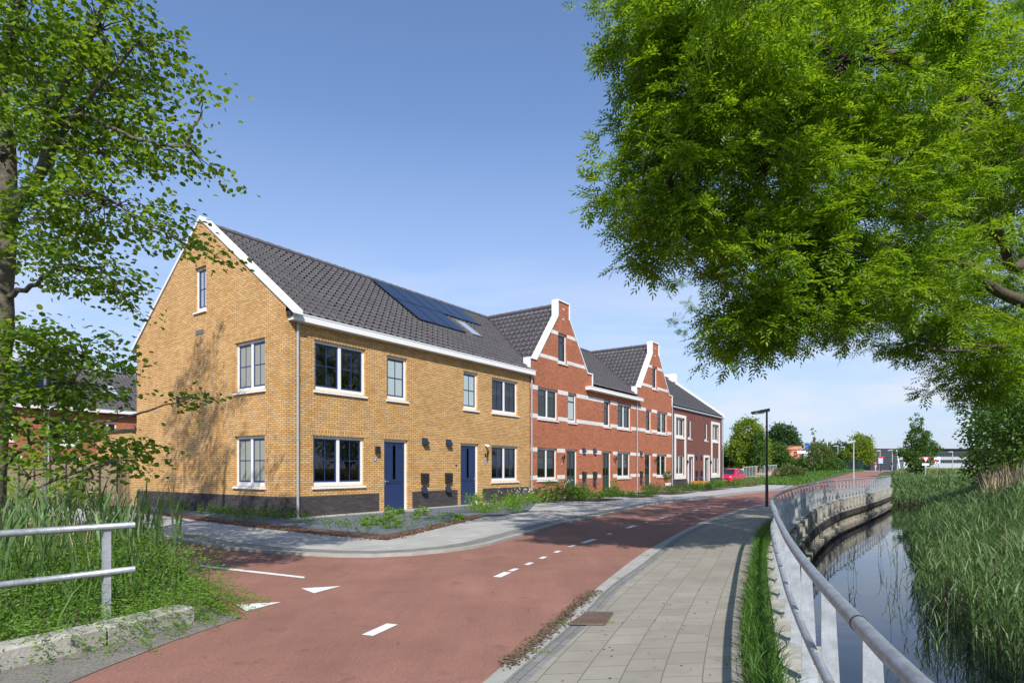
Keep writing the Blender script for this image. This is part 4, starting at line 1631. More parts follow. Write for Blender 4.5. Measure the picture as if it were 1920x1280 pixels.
swept([(-.08, -.1), (-.08, .02), (.2, .02), (.2, -.42), (.1, -.42)], 2).build('cap_beam', MT['conc'], root)
m = MB()
for s in np.arange(0.2, _rs[-1] - .3, .46):
    for q0, q1, d in ((s, s + .24, .20), (s + .24, s + .46, .12)):
        (pa, ta), (pb, tb) = rail_at(q0), rail_at(q1)
        na, nb_ = np.array([ta[1], -ta[0]]), np.array([tb[1], -tb[0]])
        A, B = pa + na * d, pb + nb_ * d
        m.face([(*A, -.42), (*B, -.42), (*B, WZ - .3), (*A, WZ - .3)])
        C = pb + nb_ * (.12 if d > .15 else .20)
        m.face([(*B, -.42), (*C, -.42), (*C, WZ - .3), (*B, WZ - .3)])
m.build('sheet_piles', MT['quay'], root)
swept([(.10, -.60), (.32, -.60), (.32, -.86), (.10, -.86)], 2).build('waler', MT['timber'], root)
swept([(.10, -.54), (.26, -.54), (.26, -.60)], 2).build('waler_top', MT['conc'], root)
swept([(.10, WZ + .1), (.36, WZ + .1), (.36, WZ - .2)], 2).build('footing', MT['quay'], root)
m = MB()
for s in np.arange(.62, _rs[-1] - .4, .98):
    (p, t) = rail_at(s)
    f = Fr((*p, 0), (t[0], t[1], 0), (t[1], -t[0], 0))
    k = MB(f)
    k.box(-.09, .09, .21, .30, -.46, -.02)
    q = f(np.array(k.v))
    base = len(m.v)
    m.v.extend([tuple(z) for z in q])
    m.f.extend([tuple(i + base for i in ff) for ff in k.f])
    m.uv.extend(k.uv)
m.build('cap_blocks', MT['conc'], root)

# --- railing along the quay
root = thing('railing', 'long curved galvanised railing with flat posts along the canal edge', 'railing', (2.8, 6.3, 0))
RZ = .92
m = MB()
m.tube([(*q, RZ) for q in RL[::2]], .030, 12)
m.build('top_rail', MT['galv'], root, smooth=True)
m = MB()
m.tube([(*q, .49) for q in RL[::2]], .024, 10)
m.build('lower_rail', MT['galv'], root, smooth=True)
m = MB()
for s in (6.35, 12.3, 18.2, 24.2):
    p, t = rail_at(s)
    for z, r in ((RZ, .0325), (.49, .0262)):
        m.tube([(*(p - t * .006), z), (*(p + t * .006), z)], r, 12)
m.build('joint_sleeves', MT['black'], root)
POST0 = None
for n, s in enumerate(np.arange(.55, _rs[-1], .98)):
    p, t = rail_at(s)
    f = Fr((*p, 0), (t[0], t[1], 0), (t[1], -t[0], 0))
    m = MB(f)
    sd = [(.03, .035), (.135, .035), (.096, .76), (.05, .865), (.02, RZ - .02), (-.01, RZ - .02), (.028, .86)]
    for x_ in (-.006, .006):
        m.tess([[(x_, a_, b_) for a_, b_ in sd]])
    for k_ in range(len(sd)):
        (a_, b_), (c_, d_) = sd[k_], sd[(k_ + 1) % len(sd)]
        m.face([(-.006, a_, b_), (.006, a_, b_), (.006, c_, d_), (-.006, c_, d_)])
    m.box(-.07, .07, .0, .20, .021, .035)
    m.box(-.006, .006, -.008, .03, .44, .52)
    if s < 16:
        for bx in (-.05, .05):
            for by in (.02, .18):
                m.tube([(bx, by, .036), (bx, by, .062)], .009, 6)
    m.build('post', MT['galv2'], root)

# --- the left railing and concrete block
root = thing('railing', 'short galvanised two bar railing ending among the reeds at the left', 'railing', G(204, 1150, .15))
p1, p0 = np.array([-3.60, 5.72]), np.array([-4.22, 4.90])
t = unit(p0 - p1)
far = p1 + t * 6
MT['galvl'] = MT['galv']
for z, n in ((.965, 'top_rail'), (.545, 'lower_rail')):
    m = MB()
    m.tube([(*p1, z), (*(p1 + t * .9), z), (*far, z)], .030, 12)
    m.build(n, MT['galv'], root, smooth=True)
for k in (0.22, 2.0, 4.0):
    q = p1 + t * k
    m = MB(Fr((*q, 0), (t[0], t[1], 0), (-t[1], t[0], 0)))
    m.box(-.028, .028, -.06, .0, .0, .94)
    m.build('post', MT['galv2'], root)

root = thing('concrete_kerb_block', 'thick pale concrete kerb block half covered by weeds', 'kerb', G(365, 1165))
a = np.array([-3.09, 5.86])
dline = [a, np.array([-3.42, 5.08]), np.array([-3.80, 4.40]), np.array([-4.5, 3.2]), np.array([-6.0, .6])]
for k, (q0, q1) in enumerate(zip(dline[:-1], dline[1:])):
    tt_ = unit(q1 - q0)
    n2 = np.array([tt_[1], -tt_[0]])
    if n2[0] > 0:
        n2 = -n2
    g_ = .012
    q0, q1 = q0 + tt_ * g_, q1 - tt_ * g_
    m = MB()
    b, c = .02, .165
    base = [(*q0, 0), (*q1, 0), (*(q1 + n2 * .26), 0), (*(q0 + n2 * .26), 0)]
    midl = [(*q0, c - b), (*q1, c - b), (*(q1 + n2 * .26), c - b), (*(q0 + n2 * .26), c - b)]
    topl = [(*(q0 + n2 * b + tt_ * b), c), (*(q1 + n2 * b - tt_ * b), c), (*(q1 + n2 * (.26 - b) - tt_ * b), c), (*(q0 + n2 * (.26 - b) + tt_ * b), c)]
    m.hexa(base + midl)
    m.hexa(midl + topl)
    m.build('kerb_stone', MT['conc'], root)

# --- garden beds
def bed(poly, z=.047):
    return [(*q, ) for q in poly]


g1 = [G(*p)[:2] for p in ((262, 964), (319, 970), (408, 983), (551, 1000), (725, 1015.5), (795, 999.5), (876, 979))] + [tuple(HF((7.4, -3.0, 0))[0][:2]), tuple(HF((5.7, -2.6, 0))[0][:2]), tuple(HF((5.5, -1.35, 0))[0][:2]), tuple(HF((3.4, -.95, 0))[0][:2]), tuple(HF((-.25, -.75, 0))[0][:2]), tuple(HF((-.05, 0, 0))[0][:2]), tuple(GF((9.6, -.02, 0))[0][:2])]
GB1 = g1
sheet('mulch_bed', g1, .050, MT['bark'])
cx = np.mean(np.array(g1), 0)
g1i = [G(*p)[:2] for p in ((275, 960), (330, 965), (415, 976), (560, 992), (722, 1007), (790, 993), (850, 978))] + [tuple(HF((7.1, -2.85, 0))[0][:2]), tuple(HF((5.8, -2.3, 0))[0][:2]), tuple(HF((5.5, -1.40, 0))[0][:2]), tuple(HF((3.4, -1.0, 0))[0][:2]), tuple(HF((-.25, -.8, 0))[0][:2]), tuple(HF((-.1, -.05, 0))[0][:2]), tuple(GF((9.3, -.05, 0))[0][:2])]
sheet('gravel_bed', g1i, .056, MT['gravel'])
g2 = [HF((s, w, 0))[0][:2] for s, w in ((9.1, -.7), (12.95, -.5))] + [G(*p)[:2] for p in ((990, 960.5), (925, 969.5), (850, 964), (800, 956))]
sheet('gravel_bed', g2, .053, MT['gravel'])
BEDS = [g2]
for a, b in ((13.3, 16.1), (17.9, 20.2), (21.9, 26.4), (27.9, 31.2), (31.6, 34.8), (36.3, 38.7), (40.2, 44.5)):
    # out to the pavement edge
    ge = np.array(GE[10:])
    rel = ge - O0[:2]
    ss, ww = rel @ U[:2], rel @ VV[:2]
    o = np.argsort(ss)
    wa, wb = np.interp([a, b], ss[o], ww[o])
    q = [tuple(HF((s, w, 0))[0][:2]) for s, w in ((a, -.62), (b, -.62), (b, wb + .03), (a, wa + .03))]
    BEDS.append(q)
    sheet('planting_bed', q, .048, MT['soil'])
# ------------------------------------------------------------------ trees and plants
MT['ash'] = leafmat('ash_leaf', (0.070, 0.158, 0.010), (0.225, 0.340, 0.026), 0.42)
MT['alder'] = leafmat('alder_leaf', (0.065, 0.138, 0.013), (0.200, 0.300, 0.035), 0.42)
MT['reed'] = leafmat('reed_leaf', (0.090, 0.165, 0.055), (0.190, 0.290, 0.110), 0.35, tcol=(1.6, 1.6, 0.9))
MT['grass'] = leafmat('verge_grass', (0.040, 0.105, 0.012), (0.10, 0.20, 0.030), 0.35)
MT['meadow'] = leafmat('meadow_grass', (0.11, 0.16, 0.04), (0.23, 0.26, 0.09), 0.3, tcol=(1.4, 1.4, 0.9))
MT['straw'] = leafmat('dry_reed', (0.42, 0.33, 0.20), (0.66, 0.54, 0.36), 0.2, tcol=(1.1, 1.1, 1))
MT['cleaver'] = leafmat('cleaver_leaf', (0.085, 0.19, 0.018), (0.19, 0.32, 0.045), 0.4)
MT['twig'] = M('twig_bark', (0.16, 0.14, 0.11), 0.9, noise=0.3, nscale=10, spec=0.2)
MT['trunk'] = M('mossy_bark', (0.13, 0.115, 0.085), 0.95, noise=0.5, nscale=9, fine=0.35, fscale=60, bump=0.8, bscale=35, spec=0.2)
MT['ashbark'] = M('ash_bark', (0.105, 0.085, 0.062), 0.95, noise=0.4, nscale=7, fine=0.35, fscale=60, bump=0.8, bscale=30, spec=0.2)
MT['poplar'] = leafmat('poplar_leaf', (0.030, 0.075, 0.025), (0.065, 0.125, 0.040), 0.3)
MT['yellowgreen'] = leafmat('lime_leaf', (0.10, 0.17, 0.015), (0.24, 0.30, 0.035), 0.4)
MT['midgreen'] = leafmat('hedge_leaf', (0.040, 0.095, 0.014), (0.095, 0.175, 0.028), 0.35)
MT['olive'] = leafmat('shrub_leaf', (0.070, 0.105, 0.030), (0.150, 0.190, 0.060), 0.3)
MT['farleaf'] = leafmat('far_leaf', (0.055, 0.095, 0.050), (0.09, 0.135, 0.075), 0.25)
MT['cone'] = M('alder_cones', (0.022, 0.018, 0.014), 0.9)


def wiggle(p0, p1, n=6, amp=0.06, sag=0.0):
    p0, p1 = np.array(p0, float), np.array(p1, float)
    L = np.linalg.norm(p1 - p0)
    t = np.linspace(0, 1, n)[:, None]
    w = np.cumsum(rng.normal(0, amp * L / n ** .5, (n, 3)), 0)
    w -= t * w[-1]
    p = p0 + (p1 - p0) * t + w
    p[:, 2] += sag * L * np.sin(np.pi * t[:, 0])
    return p


def big_tree(name, label, cat, base, limbs, lobes, leaf, mat, bark, group=None, twigs=True, cluster_r=.42, per=24, dens=1.0, rosette=0):
    """limbs: list of (points, r0, r1); lobes: (centre, radii, n clusters)"""
    root = thing(name, label, cat, base, group)
    m = MB()
    for P, r0, r1 in limbs:
        P = spline(np.array(P, float), max(6, len(P) * 4))
        P = P + rng.normal(0, .012, P.shape)
        m.tube(P, np.linspace(r0, r1, len(P)), 9)
    m.build('trunk', bark, root, smooth=True)
    allp = np.concatenate([spline(np.array(P, float), 20) for P, _, _ in limbs])
    O, D = [], []
    tw = MB()
    for c, r, n in lobes:
        c, r = np.array(c, float), np.array(r, float)
        cc = in_lobe(c, r, int(n * dens), .35)
        i = np.argmin(np.linalg.norm(allp - c, axis=1))
        hub = allp[i]
        mid_ = c + (hub - c) * .3
        if twigs:
            tw.tube(wiggle(hub, mid_, 7, .05), np.linspace(.022, .014, 7) * (1.6 if rosette else 1), 5, False)
        for k, q in enumerate(cc):
            outw = unit(q - (mid_ + (c - mid_) * .3))
            if twigs and k % 2 == 0:
                tw.tube(wiggle(mid_, q, 6, .10, .04), np.linspace(.012, .004, 6), 3, False)
            if rosette:
                nr = max(1, per // rosette)
                rc = q + rng.normal(0, 1, (nr, 3)) * np.array([cluster_r, cluster_r, cluster_r * .5])
                rc = np.repeat(rc, rosette, 0)
                d = unit(rng.normal(0, 1, (len(rc), 3)) * np.array([1, 1, .45]) + outw * .75 + np.array([0, 0, .12]))
                o = rc + d * .02
            else:
                o = q + rng.normal(0, 1, (per, 3)) * np.array([cluster_r, cluster_r, cluster_r * .55])
                d = unit(outw * .7 + rng.normal(0, .6, (per, 3)) * np.array([1, 1, .45]) + np.array([0, 0, -.12]))
            O.append(o)
            D.append(d)
    if twigs:
        tw.build('branches', bark, root)
    O, D = np.concatenate(O), np.concatenate(D)
    V, Q = leaf(O, D)
    npmesh('crown', V, Q, mat, root)
    return root, O, D


# --- the ash leaning over the canal from the right bank
def lobe(px, py, y, rx, ry, n, ry3=None, k=1.0):
    y = y * k
    c = PT(px, py, y)
    a, b = rx * y / F, ry * y / F
    return (c, (a, ry3 or max(a, 1.0), b), n)


AX = np.array([12.2, 11.5, -.2])
ash_lobes = [
    lobe(1245, 80, 9.0, 105, 95, 55, k=0.85), lobe(1330, 180, 9.0, 150, 120, 75, k=0.85), lobe(1240, 330, 9.2, 105, 110, 60, k=0.85), lobe(1275, 440, 9.5, 85, 62, 40, k=0.85),
    lobe(1420, 300, 9.3, 150, 150, 90, k=0.85), lobe(1450, 480, 9.8, 150, 95, 75, k=0.85), lobe(1400, 620, 10.2, 70, 45, 36, k=0.85), lobe(1500, 590, 10.0, 110, 50, 46, k=0.85),
    lobe(1590, 130, 9.5, 200, 160, 110, k=0.85), lobe(1620, 370, 10.0, 170, 150, 100, k=0.85), lobe(1640, 560, 10.3, 120, 60, 55, k=0.85), lobe(1780, 230, 10.5, 190, 200, 110, k=0.92),
    lobe(1790, 500, 10.5, 120, 80, 50, k=1.25), lobe(1790, 640, 10.5, 95, 40, 40, k=1.0), lobe(1835, 710, 10.8, 75, 36, 28, k=1.0), lobe(1890, 650, 10.5, 50, 60, 26, k=1.0), lobe(1760, 500, 10.5, 70, 40, 22, k=0.9), lobe(1870, 330, 10.5, 70, 90, 36, k=0.92), lobe(1700, 620, 10.5, 60, 34, 16, k=1.0), lobe(1850, 400, 13.5, 150, 150, 60, k=1.0), lobe(1870, 590, 13.5, 110, 60, 34, k=1.0), lobe(1880, 200, 13.5, 120, 120, 36, k=1.0), lobe(1450, -60, 9.5, 200, 110, 60, k=0.85),
    lobe(1750, -80, 10.5, 250, 130, 60, k=0.92), lobe(1250, -120, 8.5, 110, 120, 26, k=0.85), lobe(2050, 150, 12, 260, 300, 60), lobe(2080, 520, 12, 170, 130, 22),
    # the far half of the crown
    ((5.0, 15.5, 8.9), (2.6, 2.4, 2.0), 75), ((9.5, 17.5, 9.2), (3.4, 3.0, 2.2), 85), ((8.8, 12.3, 8.4), (2.6, 1.8, 1.4), 55), ((5.2, 11.2, 8.8), (2.0, 1.6, 1.2), 45), ((14, 16, 8.0), (3.2, 3.0, 3.0), 55), ((4.5, 13.0, 11.5), (2.8, 2.6, 1.8), 40),
    ((9.5, 13.5, 12.5), (4.0, 3.5, 2.0), 60), ((7.5, 19.5, 6.8), (2.6, 2.2, 1.6), 36), ((1.4, 7.6, 11.3), (1.8, 1.6, 1.2), 18), ((2.4, 6.0, 6.5), (1.5, 1.1, .6), 26), ((.2, 7.6, 9.3), (1.5, 1.3, .7), 24), ((2.8, 9.2, 9.2), (1.8, 1.5, 1.0), 30), ((12.5, 20.5, 7.5), (3, 2.5, 2.2), 85), ((15.4, 19.5, 6.8), (2.4, 2.4, 1.7), 60),
]
ash_limbs = [
    ([AX, AX + (-.1, 0, 1.6), AX + (-.5, .1, 3.2), AX + (-.9, .2, 5.0), AX + (-1.5, .3, 8.5), AX + (-2.0, .5, 11.5)], .42, .12),
    ([AX + (-.3, .1, 2.6), PT(1990, 600, 11.10), PT(1920, 565, 10.80), PT(1860, 535, 9.75), PT(1800, 490, 9.66), PT(1725, 468, 9.48), PT(1600, 470, 8.60)], .15, .04),
    ([AX + (-.6, .1, 3.6), PT(1960, 470, 11.00), PT(1905, 500, 10.80), PT(1870, 440, 9.75), PT(1820, 405, 9.57), PT(1730, 405, 9.38), PT(1560, 430, 8.43), PT(1450, 530, 8.43)], .12, .03),
    ([AX + (-.9, .2, 5.2), PT(1900, 300, 10.12), PT(1870, 210, 9.75), PT(1700, 110, 8.60), PT(1550, 80, 8.26), PT(1350, 110, 7.91)], .16, .03),
    ([AX + (-.9, .2, 5.0), PT(1880, 260, 10.12), PT(1700, 260, 8.86), PT(1560, 230, 8.43), PT(1450, 300, 8.17), PT(1390, 400, 8.00), PT(1290, 430, 8.00)], .14, .03),
    ([AX + (-.6, .1, 3.8), (10, 14, 5.5), (9.4, 17, 8), (8, 19, 8.5)], .18, .05),
    ([AX + (-1.2, .2, 7), (8, 12, 9.5), (5, 13, 11), (4.5, 14.5, 10)], .15, .04),
    ([AX + (-.4, .1, 3.0), PT(1930, 660, 11.00), PT(1860, 650, 9.94), PT(1770, 660, 9.75)], .08, .02),
]
ash, _, _ = big_tree('ash_tree', 'large bright green ash tree with arching limbs overhanging the canal', 'tree', AX, ash_limbs, ash_lobes,
                     lambda O, D: compound_leaves(O, D, .235, .027, 4, .088), MT['ash'], MT['ashbark'], cluster_r=.17, per=24, rosette=8, dens=1.05)

# --- the alder on the left
AL = np.array([-8.3, 9.6, -.1])
al_limbs = [
    ([AL, AL + (.05, 0, 2.2), PT(8, 560, 9.5), PT(12, 430, 9.5), PT(16, 300, 9.4), PT(-10, 120, 9.3), PT(-30, -100, 9.3), PT(-20, -330, 9.2)], .19, .05),
    ([PT(12, 430, 9.45), PT(36, 372, 9.2), PT(86, 305, 9.0), PT(92, 230, 8.9), PT(120, 165, 8.8), PT(160, 80, 8.7), PT(200, 10, 8.7), PT(240, -80, 8.6)], .10, .025),
    ([PT(86, 305, 9.0), PT(135, 222, 8.7), PT(185, 165, 8.5), PT(225, 120, 8.4), PT(262, 80, 8.3)], .055, .015),
    ([PT(98, 240, 8.9), PT(150, 216, 8.6), PT(215, 243, 8.4), PT(290, 270, 8.3), PT(370, 275, 8.2)], .04, .010),
    ([PT(50, 365, 9.2), PT(120, 362, 8.9), PT(200, 372, 8.6), PT(260, 410, 8.5), PT(320, 440, 8.4)], .045, .010),
    ([PT(6, 560, 9.5), PT(60, 535, 9.2), PT(120, 500, 9.0), PT(200, 520, 8.8), PT(235, 560, 8.8)], .045, .010),
    ([PT(6, 620, 9.5), PT(70, 650, 9.1), PT(150, 690, 8.8), PT(250, 700, 8.6)], .04, .010),
    ([PT(0, 880, 9.4), PT(60, 830, 8.9), PT(150, 800, 8.5), PT(260, 775, 8.3), PT(360, 745, 8.2)], .035, .008),
    ([PT(0, 960, 8.6), PT(70, 915, 8.2), PT(160, 880, 8.0), PT(250, 855, 7.9)], .03, .008),
    ([PT(10, 300, 9.3), PT(-80, 200, 9.6), PT(-200, 60, 10)], .08, .03),
    ([PT(0, 150, 9.3), PT(60, -60, 8.6), PT(160, -260, 7.5), PT(240, -420, 6.6)], .08, .03),
]
al_lobes = [
    lobe(60, 60, 9.0, 110, 90, 50), lobe(190, 60, 8.8, 85, 80, 34), lobe(90, 190, 9.0, 120, 85, 46), lobe(220, 180, 8.8, 80, 80, 30), lobe(270, 70, 8.7, 45, 45, 10),
    lobe(160, 290, 8.9, 120, 70, 42), lobe(290, 265, 8.5, 55, 40, 11), lobe(360, 275, 8.3, 42, 18, 5), lobe(200, 390, 8.8, 120, 55, 34), lobe(90, 430, 9.0, 100, 60, 22),
    lobe(305, 120, 8.6, 50, 22, 5), lobe(390, 180, 8.4, 18, 12, 2), lobe(310, 430, 8.4, 50, 25, 6), lobe(375, 472, 8.2, 35, 10, 2), lobe(150, 510, 8.8, 90, 40, 20), lobe(215, 555, 8.8, 35, 22, 6),
    lobe(60, 640, 9.0, 90, 35, 20), lobe(160, 660, 8.8, 80, 28, 16), lobe(130, 730, 8.8, 120, 30, 22), lobe(60, 700, 8.8, 70, 40, 16), lobe(240, 700, 8.5, 30, 18, 3), lobe(50, 780, 8.9, 90, 40, 22), lobe(170, 830, 8.4, 110, 28, 18),
    lobe(330, 740, 8.3, 45, 14, 4), lobe(60, 880, 8.6, 80, 28, 8), lobe(230, 860, 8.2, 50, 18, 4), lobe(180, 900, 8.1, 70, 18, 4),
    lobe(-100, 100, 10, 150, 250, 60), lobe(-130, 500, 10, 130, 200, 40), lobe(40, -160, 8.6, 160, 120, 30), lobe(200, -300, 7.2, 130, 110, 16), lobe(-100, -350, 9.5, 200, 160, 30),
    ((-10.4, 11.2, 9.5), (1.7, 1.6, 2.4), 75), ((-9.8, 10.2, 13.2), (1.7, 1.6, 1.8), 60), ((-11.4, 12.5, 7.0), (1.3, 1.4, 1.5), 40), ((-10.2, 12.5, 6.5), (1.2, 1.2, 1.4), 14), ((-3.5, 4.5, 7.4), (1.4, 1.1, .6), 95), ((-3.9, 2.4, 7.0), (1.3, 1.2, .6), 80), ((-5.4, 4.2, 7.4), (1.2, 1.2, .6), 40), ((-6.6, 6.2, 8.2), (1.5, 1.5, .8), 40),
]
alder, aO, aD = big_tree('alder_tree', 'alder tree with round leaves and small dark cones framing the left edge', 'tree', AL, al_limbs, al_lobes,
                         lambda O, D: round_leaves(O, D, .041), MT['alder'], MT['trunk'], cluster_r=.17, per=30, dens=1.15)
ck = rng.choice(len(aO), 420, replace=False)
V, Q = [], []
O_ = np.repeat(aO[ck], 3, 0) + rng.normal(0, .03, (1260, 3)) + (0, 0, -.05)
oct_ = np.array([(1, 0, 0), (0, 1, 0), (-1, 0, 0), (0, -1, 0), (0, 0, 1.4), (0, 0, -1.4)]) * .010
V = (O_[:, None, :] + oct_[None]).reshape(-1, 3)
tri = np.array([(0, 1, 4), (1, 2, 4), (2, 3, 4), (3, 0, 4), (1, 0, 5), (2, 1, 5), (3, 2, 5), (0, 3, 5)])
Q = (np.arange(len(O_))[:, None, None] * 6 + tri[None]).reshape(-1, 3)
tag(npmesh('cones', V, Q, MT['cone'], alder), kind='stuff')


# --- simpler trees farther off
def far_leaves(O, D, s, wf=.32):
    N = len(O)
    a = unit(rng.normal(0, 1, (N, 3)))
    S = unit(np.cross(D, a))
    s = s * rng.uniform(.6, 1.3, (N, 1))
    V = np.stack([O, O + D * s * .55 + S * s * wf, O + D * s, O + D * s * .5 - S * s * wf], 1).reshape(-1, 3)
    return V, np.arange(len(V)).reshape(-1, 4)


def tree(name, label, base, h, lobes, mat, n, s, trunk_r=.15, bark='trunk', cat='tree', group=None, crown0=.25):
    """lobes: (dx, dy, z, rx, rz) relative to base, in metres"""
    root = thing(name, label, cat, base, group)
    b = np.array(base, float)
    m = MB()
    m.tube(wiggle(b + (0, 0, -.2), b + (0, 0, h * .8), 8, .02), np.linspace(trunk_r, trunk_r * .25, 8), 7)
    for dx, dy, z, rx, rz in lobes:
        m.tube(wiggle(b + (0, 0, max(h * .15, z - rz - .3)), b + (dx * .9, dy * .9, z), 5, .05), np.linspace(trunk_r * .4, trunk_r * .12, 5), 5)
    m.build('trunk', MT[bark], root)
    tot = sum(l[3] ** 2 * l[4] for l in lobes)
    O, D = [], []
    for dx, dy, z, rx, rz in lobes:
        k = int(n * rx * rx * rz / tot)
        c = b + (dx, dy, z)
        # clumps, then leaves round each clump
        nc = max(4, k // 26)
        cc = in_lobe(c, (rx, rx, rz), nc, .5)
        o = cc[rng.integers(0, nc, k)] + rng.normal(0, 1, (k, 3)) * rx * .15
        O.append(o)
        D.append(unit(unit(o - c) + rng.normal(0, .7, (k, 3))))
    V, Q = far_leaves(np.concatenate(O), np.concatenate(D), s)
    npmesh('crown', V, Q, mat, root)
    return root


def bush(name, label, base, lobes, mat, n, s, group=None, cat='shrub'):
    root = thing(name, label, cat, base, group)
    b = np.array(base, float)
    m = MB()
    for dx, dy, z, rx, rz in lobes:
        m.tube(wiggle(b + (dx * .5, dy * .5, -.05), b + (dx, dy, z), 4, .05), [.03, .025, .02, .01], 5)
    m.build('stems', MT['twig'], root)
    tot = sum(l[3] ** 2 * l[4] for l in lobes)
    O, D = [], []
    for dx, dy, z, rx, rz in lobes:
        k = int(n * rx * rx * rz / tot) + 8
        c = b + (dx, dy, z)
        nc = max(4, k // 20)
        cc = in_lobe(c, (rx, rx, rz), nc, .4)
        o = cc[rng.integers(0, nc, k)] + rng.normal(0, 1, (k, 3)) * rx * .13
        o[:, 2] = np.maximum(o[:, 2], b[2] + .02)
        O.append(o)
        D.append(unit(unit(o - c) + rng.normal(0, .7, (k, 3))))
    V, Q = far_leaves(np.concatenate(O), np.concatenate(D), s)
    npmesh('foliage', V, Q, mat, root)
    return root


def gz(x, y):
    t = (np.array([x, y]) - PC) @ U[:2]
    return float(hfield(x, y)) if t > 5 else 0.0


def at(px, y, dz=0.0):
    x = (px - 960) / F * y
    return (x, y, gz(x, y) + dz)


# second and further trees on the right bank
tree('bank_tree', 'dense dark green tree standing behind the dry reeds at the right edge', (22.6, 25.5, -.05), 9, [(0, 0, 4.6, 2.5, 2.6), (-1.6, -.8, 3.0, 1.5, 1.7), (1.8, 0, 3.0, 2.3, 2.4), (-.6, -1, 1.6, 1.9, 1.5), (.9, .5, 7.2, 2.0, 1.8), (3, -1, 5.5, 2.2, 2.2)], MT['midgreen'], 26000, .17, .25)
tree('bank_tree', 'dark green tree farther along the bank, left of the dense one', (27.2, 32.5, -.05), 8, [(0, 0, 3.6, 2.3, 2.3), (2.2, .5, 4.4, 2.4, 2.6), (-1.2, -.5, 1.7, 1.7, 1.3)], MT['midgreen'], 14000, .2, .2)
for k, (x, y) in enumerate(((15.5, 4.0), (19, 12.5), (27, 22), (17, -6), (9.5, -14), (22, -18))):
    tree('bank_tree', ['leafy tree on the right bank outside the view, nearest the ash', 'leafy tree on the right bank behind the ash', 'leafy tree on the right bank behind the dense dark tree', 'tree on the right bank behind the viewpoint', 'tree close behind the viewpoint', 'tree farthest behind the viewpoint'][k],
         (x, y, -.05), 9.5, [(0, 0, 6, 3.2, 3.2), (-1.6, 1, 4, 2.4, 2.2), (1.6, -1, 4.4, 2.6, 2.4)], MT['midgreen'], 6000, .3, .25)

# reeds ---------------------------------------------------------------
def bank_pts(n, s0, s1, d0, d1, edge=.0):
    i = rng.uniform(s0, s1, n) * (len(BL) - 1)
    a = np.clip(i.astype(int), 0, len(BL) - 2)
    f = (i - a)[:, None]
    p = BL[a] * (1 - f) + BL[a + 1] * f
    d = rng.uniform(d0, d1, n)
    # ragged front
    d = np.maximum(d, d0 + .5 * np.sin(i * .9) + .35 * np.sin(i * 2.7) + .2)
    q = p + BN[a] * d[:, None]
    z = np.interp(d, [-.6, 0, .6, 2.2, 4, 9], [WZ - .05, WZ - .03, WZ + .25, -.35, -.08, -.02])
    return np.concatenate([q, z[:, None]], 1), d


B1, d1 = bank_pts(2300, .10, .42, -.5, 3.6)
B2, d2 = bank_pts(4200, .40, .72, -.6, 4.5)
B3, d3 = bank_pts(4200, .70, 1.0, -.8, 3.4)
V1 = join([reeds(B1, 1.45, 9, .019, .42), reeds(B2, 1.35, 6, .028, .42)])
tag(npmesh('reed_bed', *V1, MT['reed']), 'dense green reeds standing along the far edge of the canal', 'reeds', kind='stuff')
hc = c0 - VV[:2] * 4.5
B4 = np.concatenate([np.stack([hc[0] + U[0] * a - VV[0] * b, hc[1] + U[1] * a - VV[1] * b, np.where(a < 0, WZ - .1 + np.maximum(a + 3, 0) * .43, 0)], 1)
                     for a, b in [(rng.uniform(-3.3, 4, 3600), rng.uniform(-.2, 7, 3600))]])
V2 = join([reeds(B3, 1.0, 4, .045, .36), reeds(B4, 1.0, 4, .045, .36)])
tag(npmesh('reed_bed', *V2, MT['reed']), 'far clump of green reeds closing the end of the canal', 'reeds', kind='stuff')
B7, d7 = bank_pts(900, .1, .9, -.4, 3.5)
tag(npmesh('dead_reed_stems', *blades(B7, rdir(900), rng.uniform(.6, 1.75, 900), rng.uniform(.05, .6, 900), .014, 3, .1), MT['straw']), 'pale dead stems standing among the green reeds', 'reeds', kind='stuff')
B5, d5 = bank_pts(3400, .46, .84, 1.5, 5.0)
tag(npmesh('dry_reeds', *join([blades(B5, rdir(len(B5)), rng.uniform(1.4, 2.5, len(B5)), rng.uniform(.1, .5, len(B5)), .035, 3, .1),
                               blades(B5 + (0, 0, .8), rdir(len(B5)), .5, .35, .05, 2, .3)]), MT['straw']), 'tall straw coloured dry reeds on the right bank', 'reeds', kind='stuff')
# low growth on the bank
B6, d6 = bank_pts(9000, .1, .8, .3, 9)
tag(npmesh('bank_grass', *blades(B6, rdir(len(B6)), rng.uniform(.3, .9, len(B6)), rng.uniform(.1, .4, len(B6)), .035, 3, .35), MT['grass']), 'rough grass growing among the reeds on the bank', 'grass', kind='stuff')
# a few thin reeds standing in the water
wr = np.array([G(x, y, WZ) for x, y in ((1600, 1090), (1598, 1080), (1655, 1060), (1662, 1075), (1690, 1090), (1700, 1130), (1640, 1040), (1720, 1160), (1740, 1190), (1690, 1195), (1760, 1230), (1735, 1250))])
wr = np.repeat(wr, 2, 0) + np.c_[rng.normal(0, .12, (24, 2)), np.zeros(24)]
tag(npmesh('sparse_reeds', *reeds(wr, 1.0, 5, .016, .35), MT['reed']), 'few thin reeds standing alone in open water', 'reeds', kind='stuff')

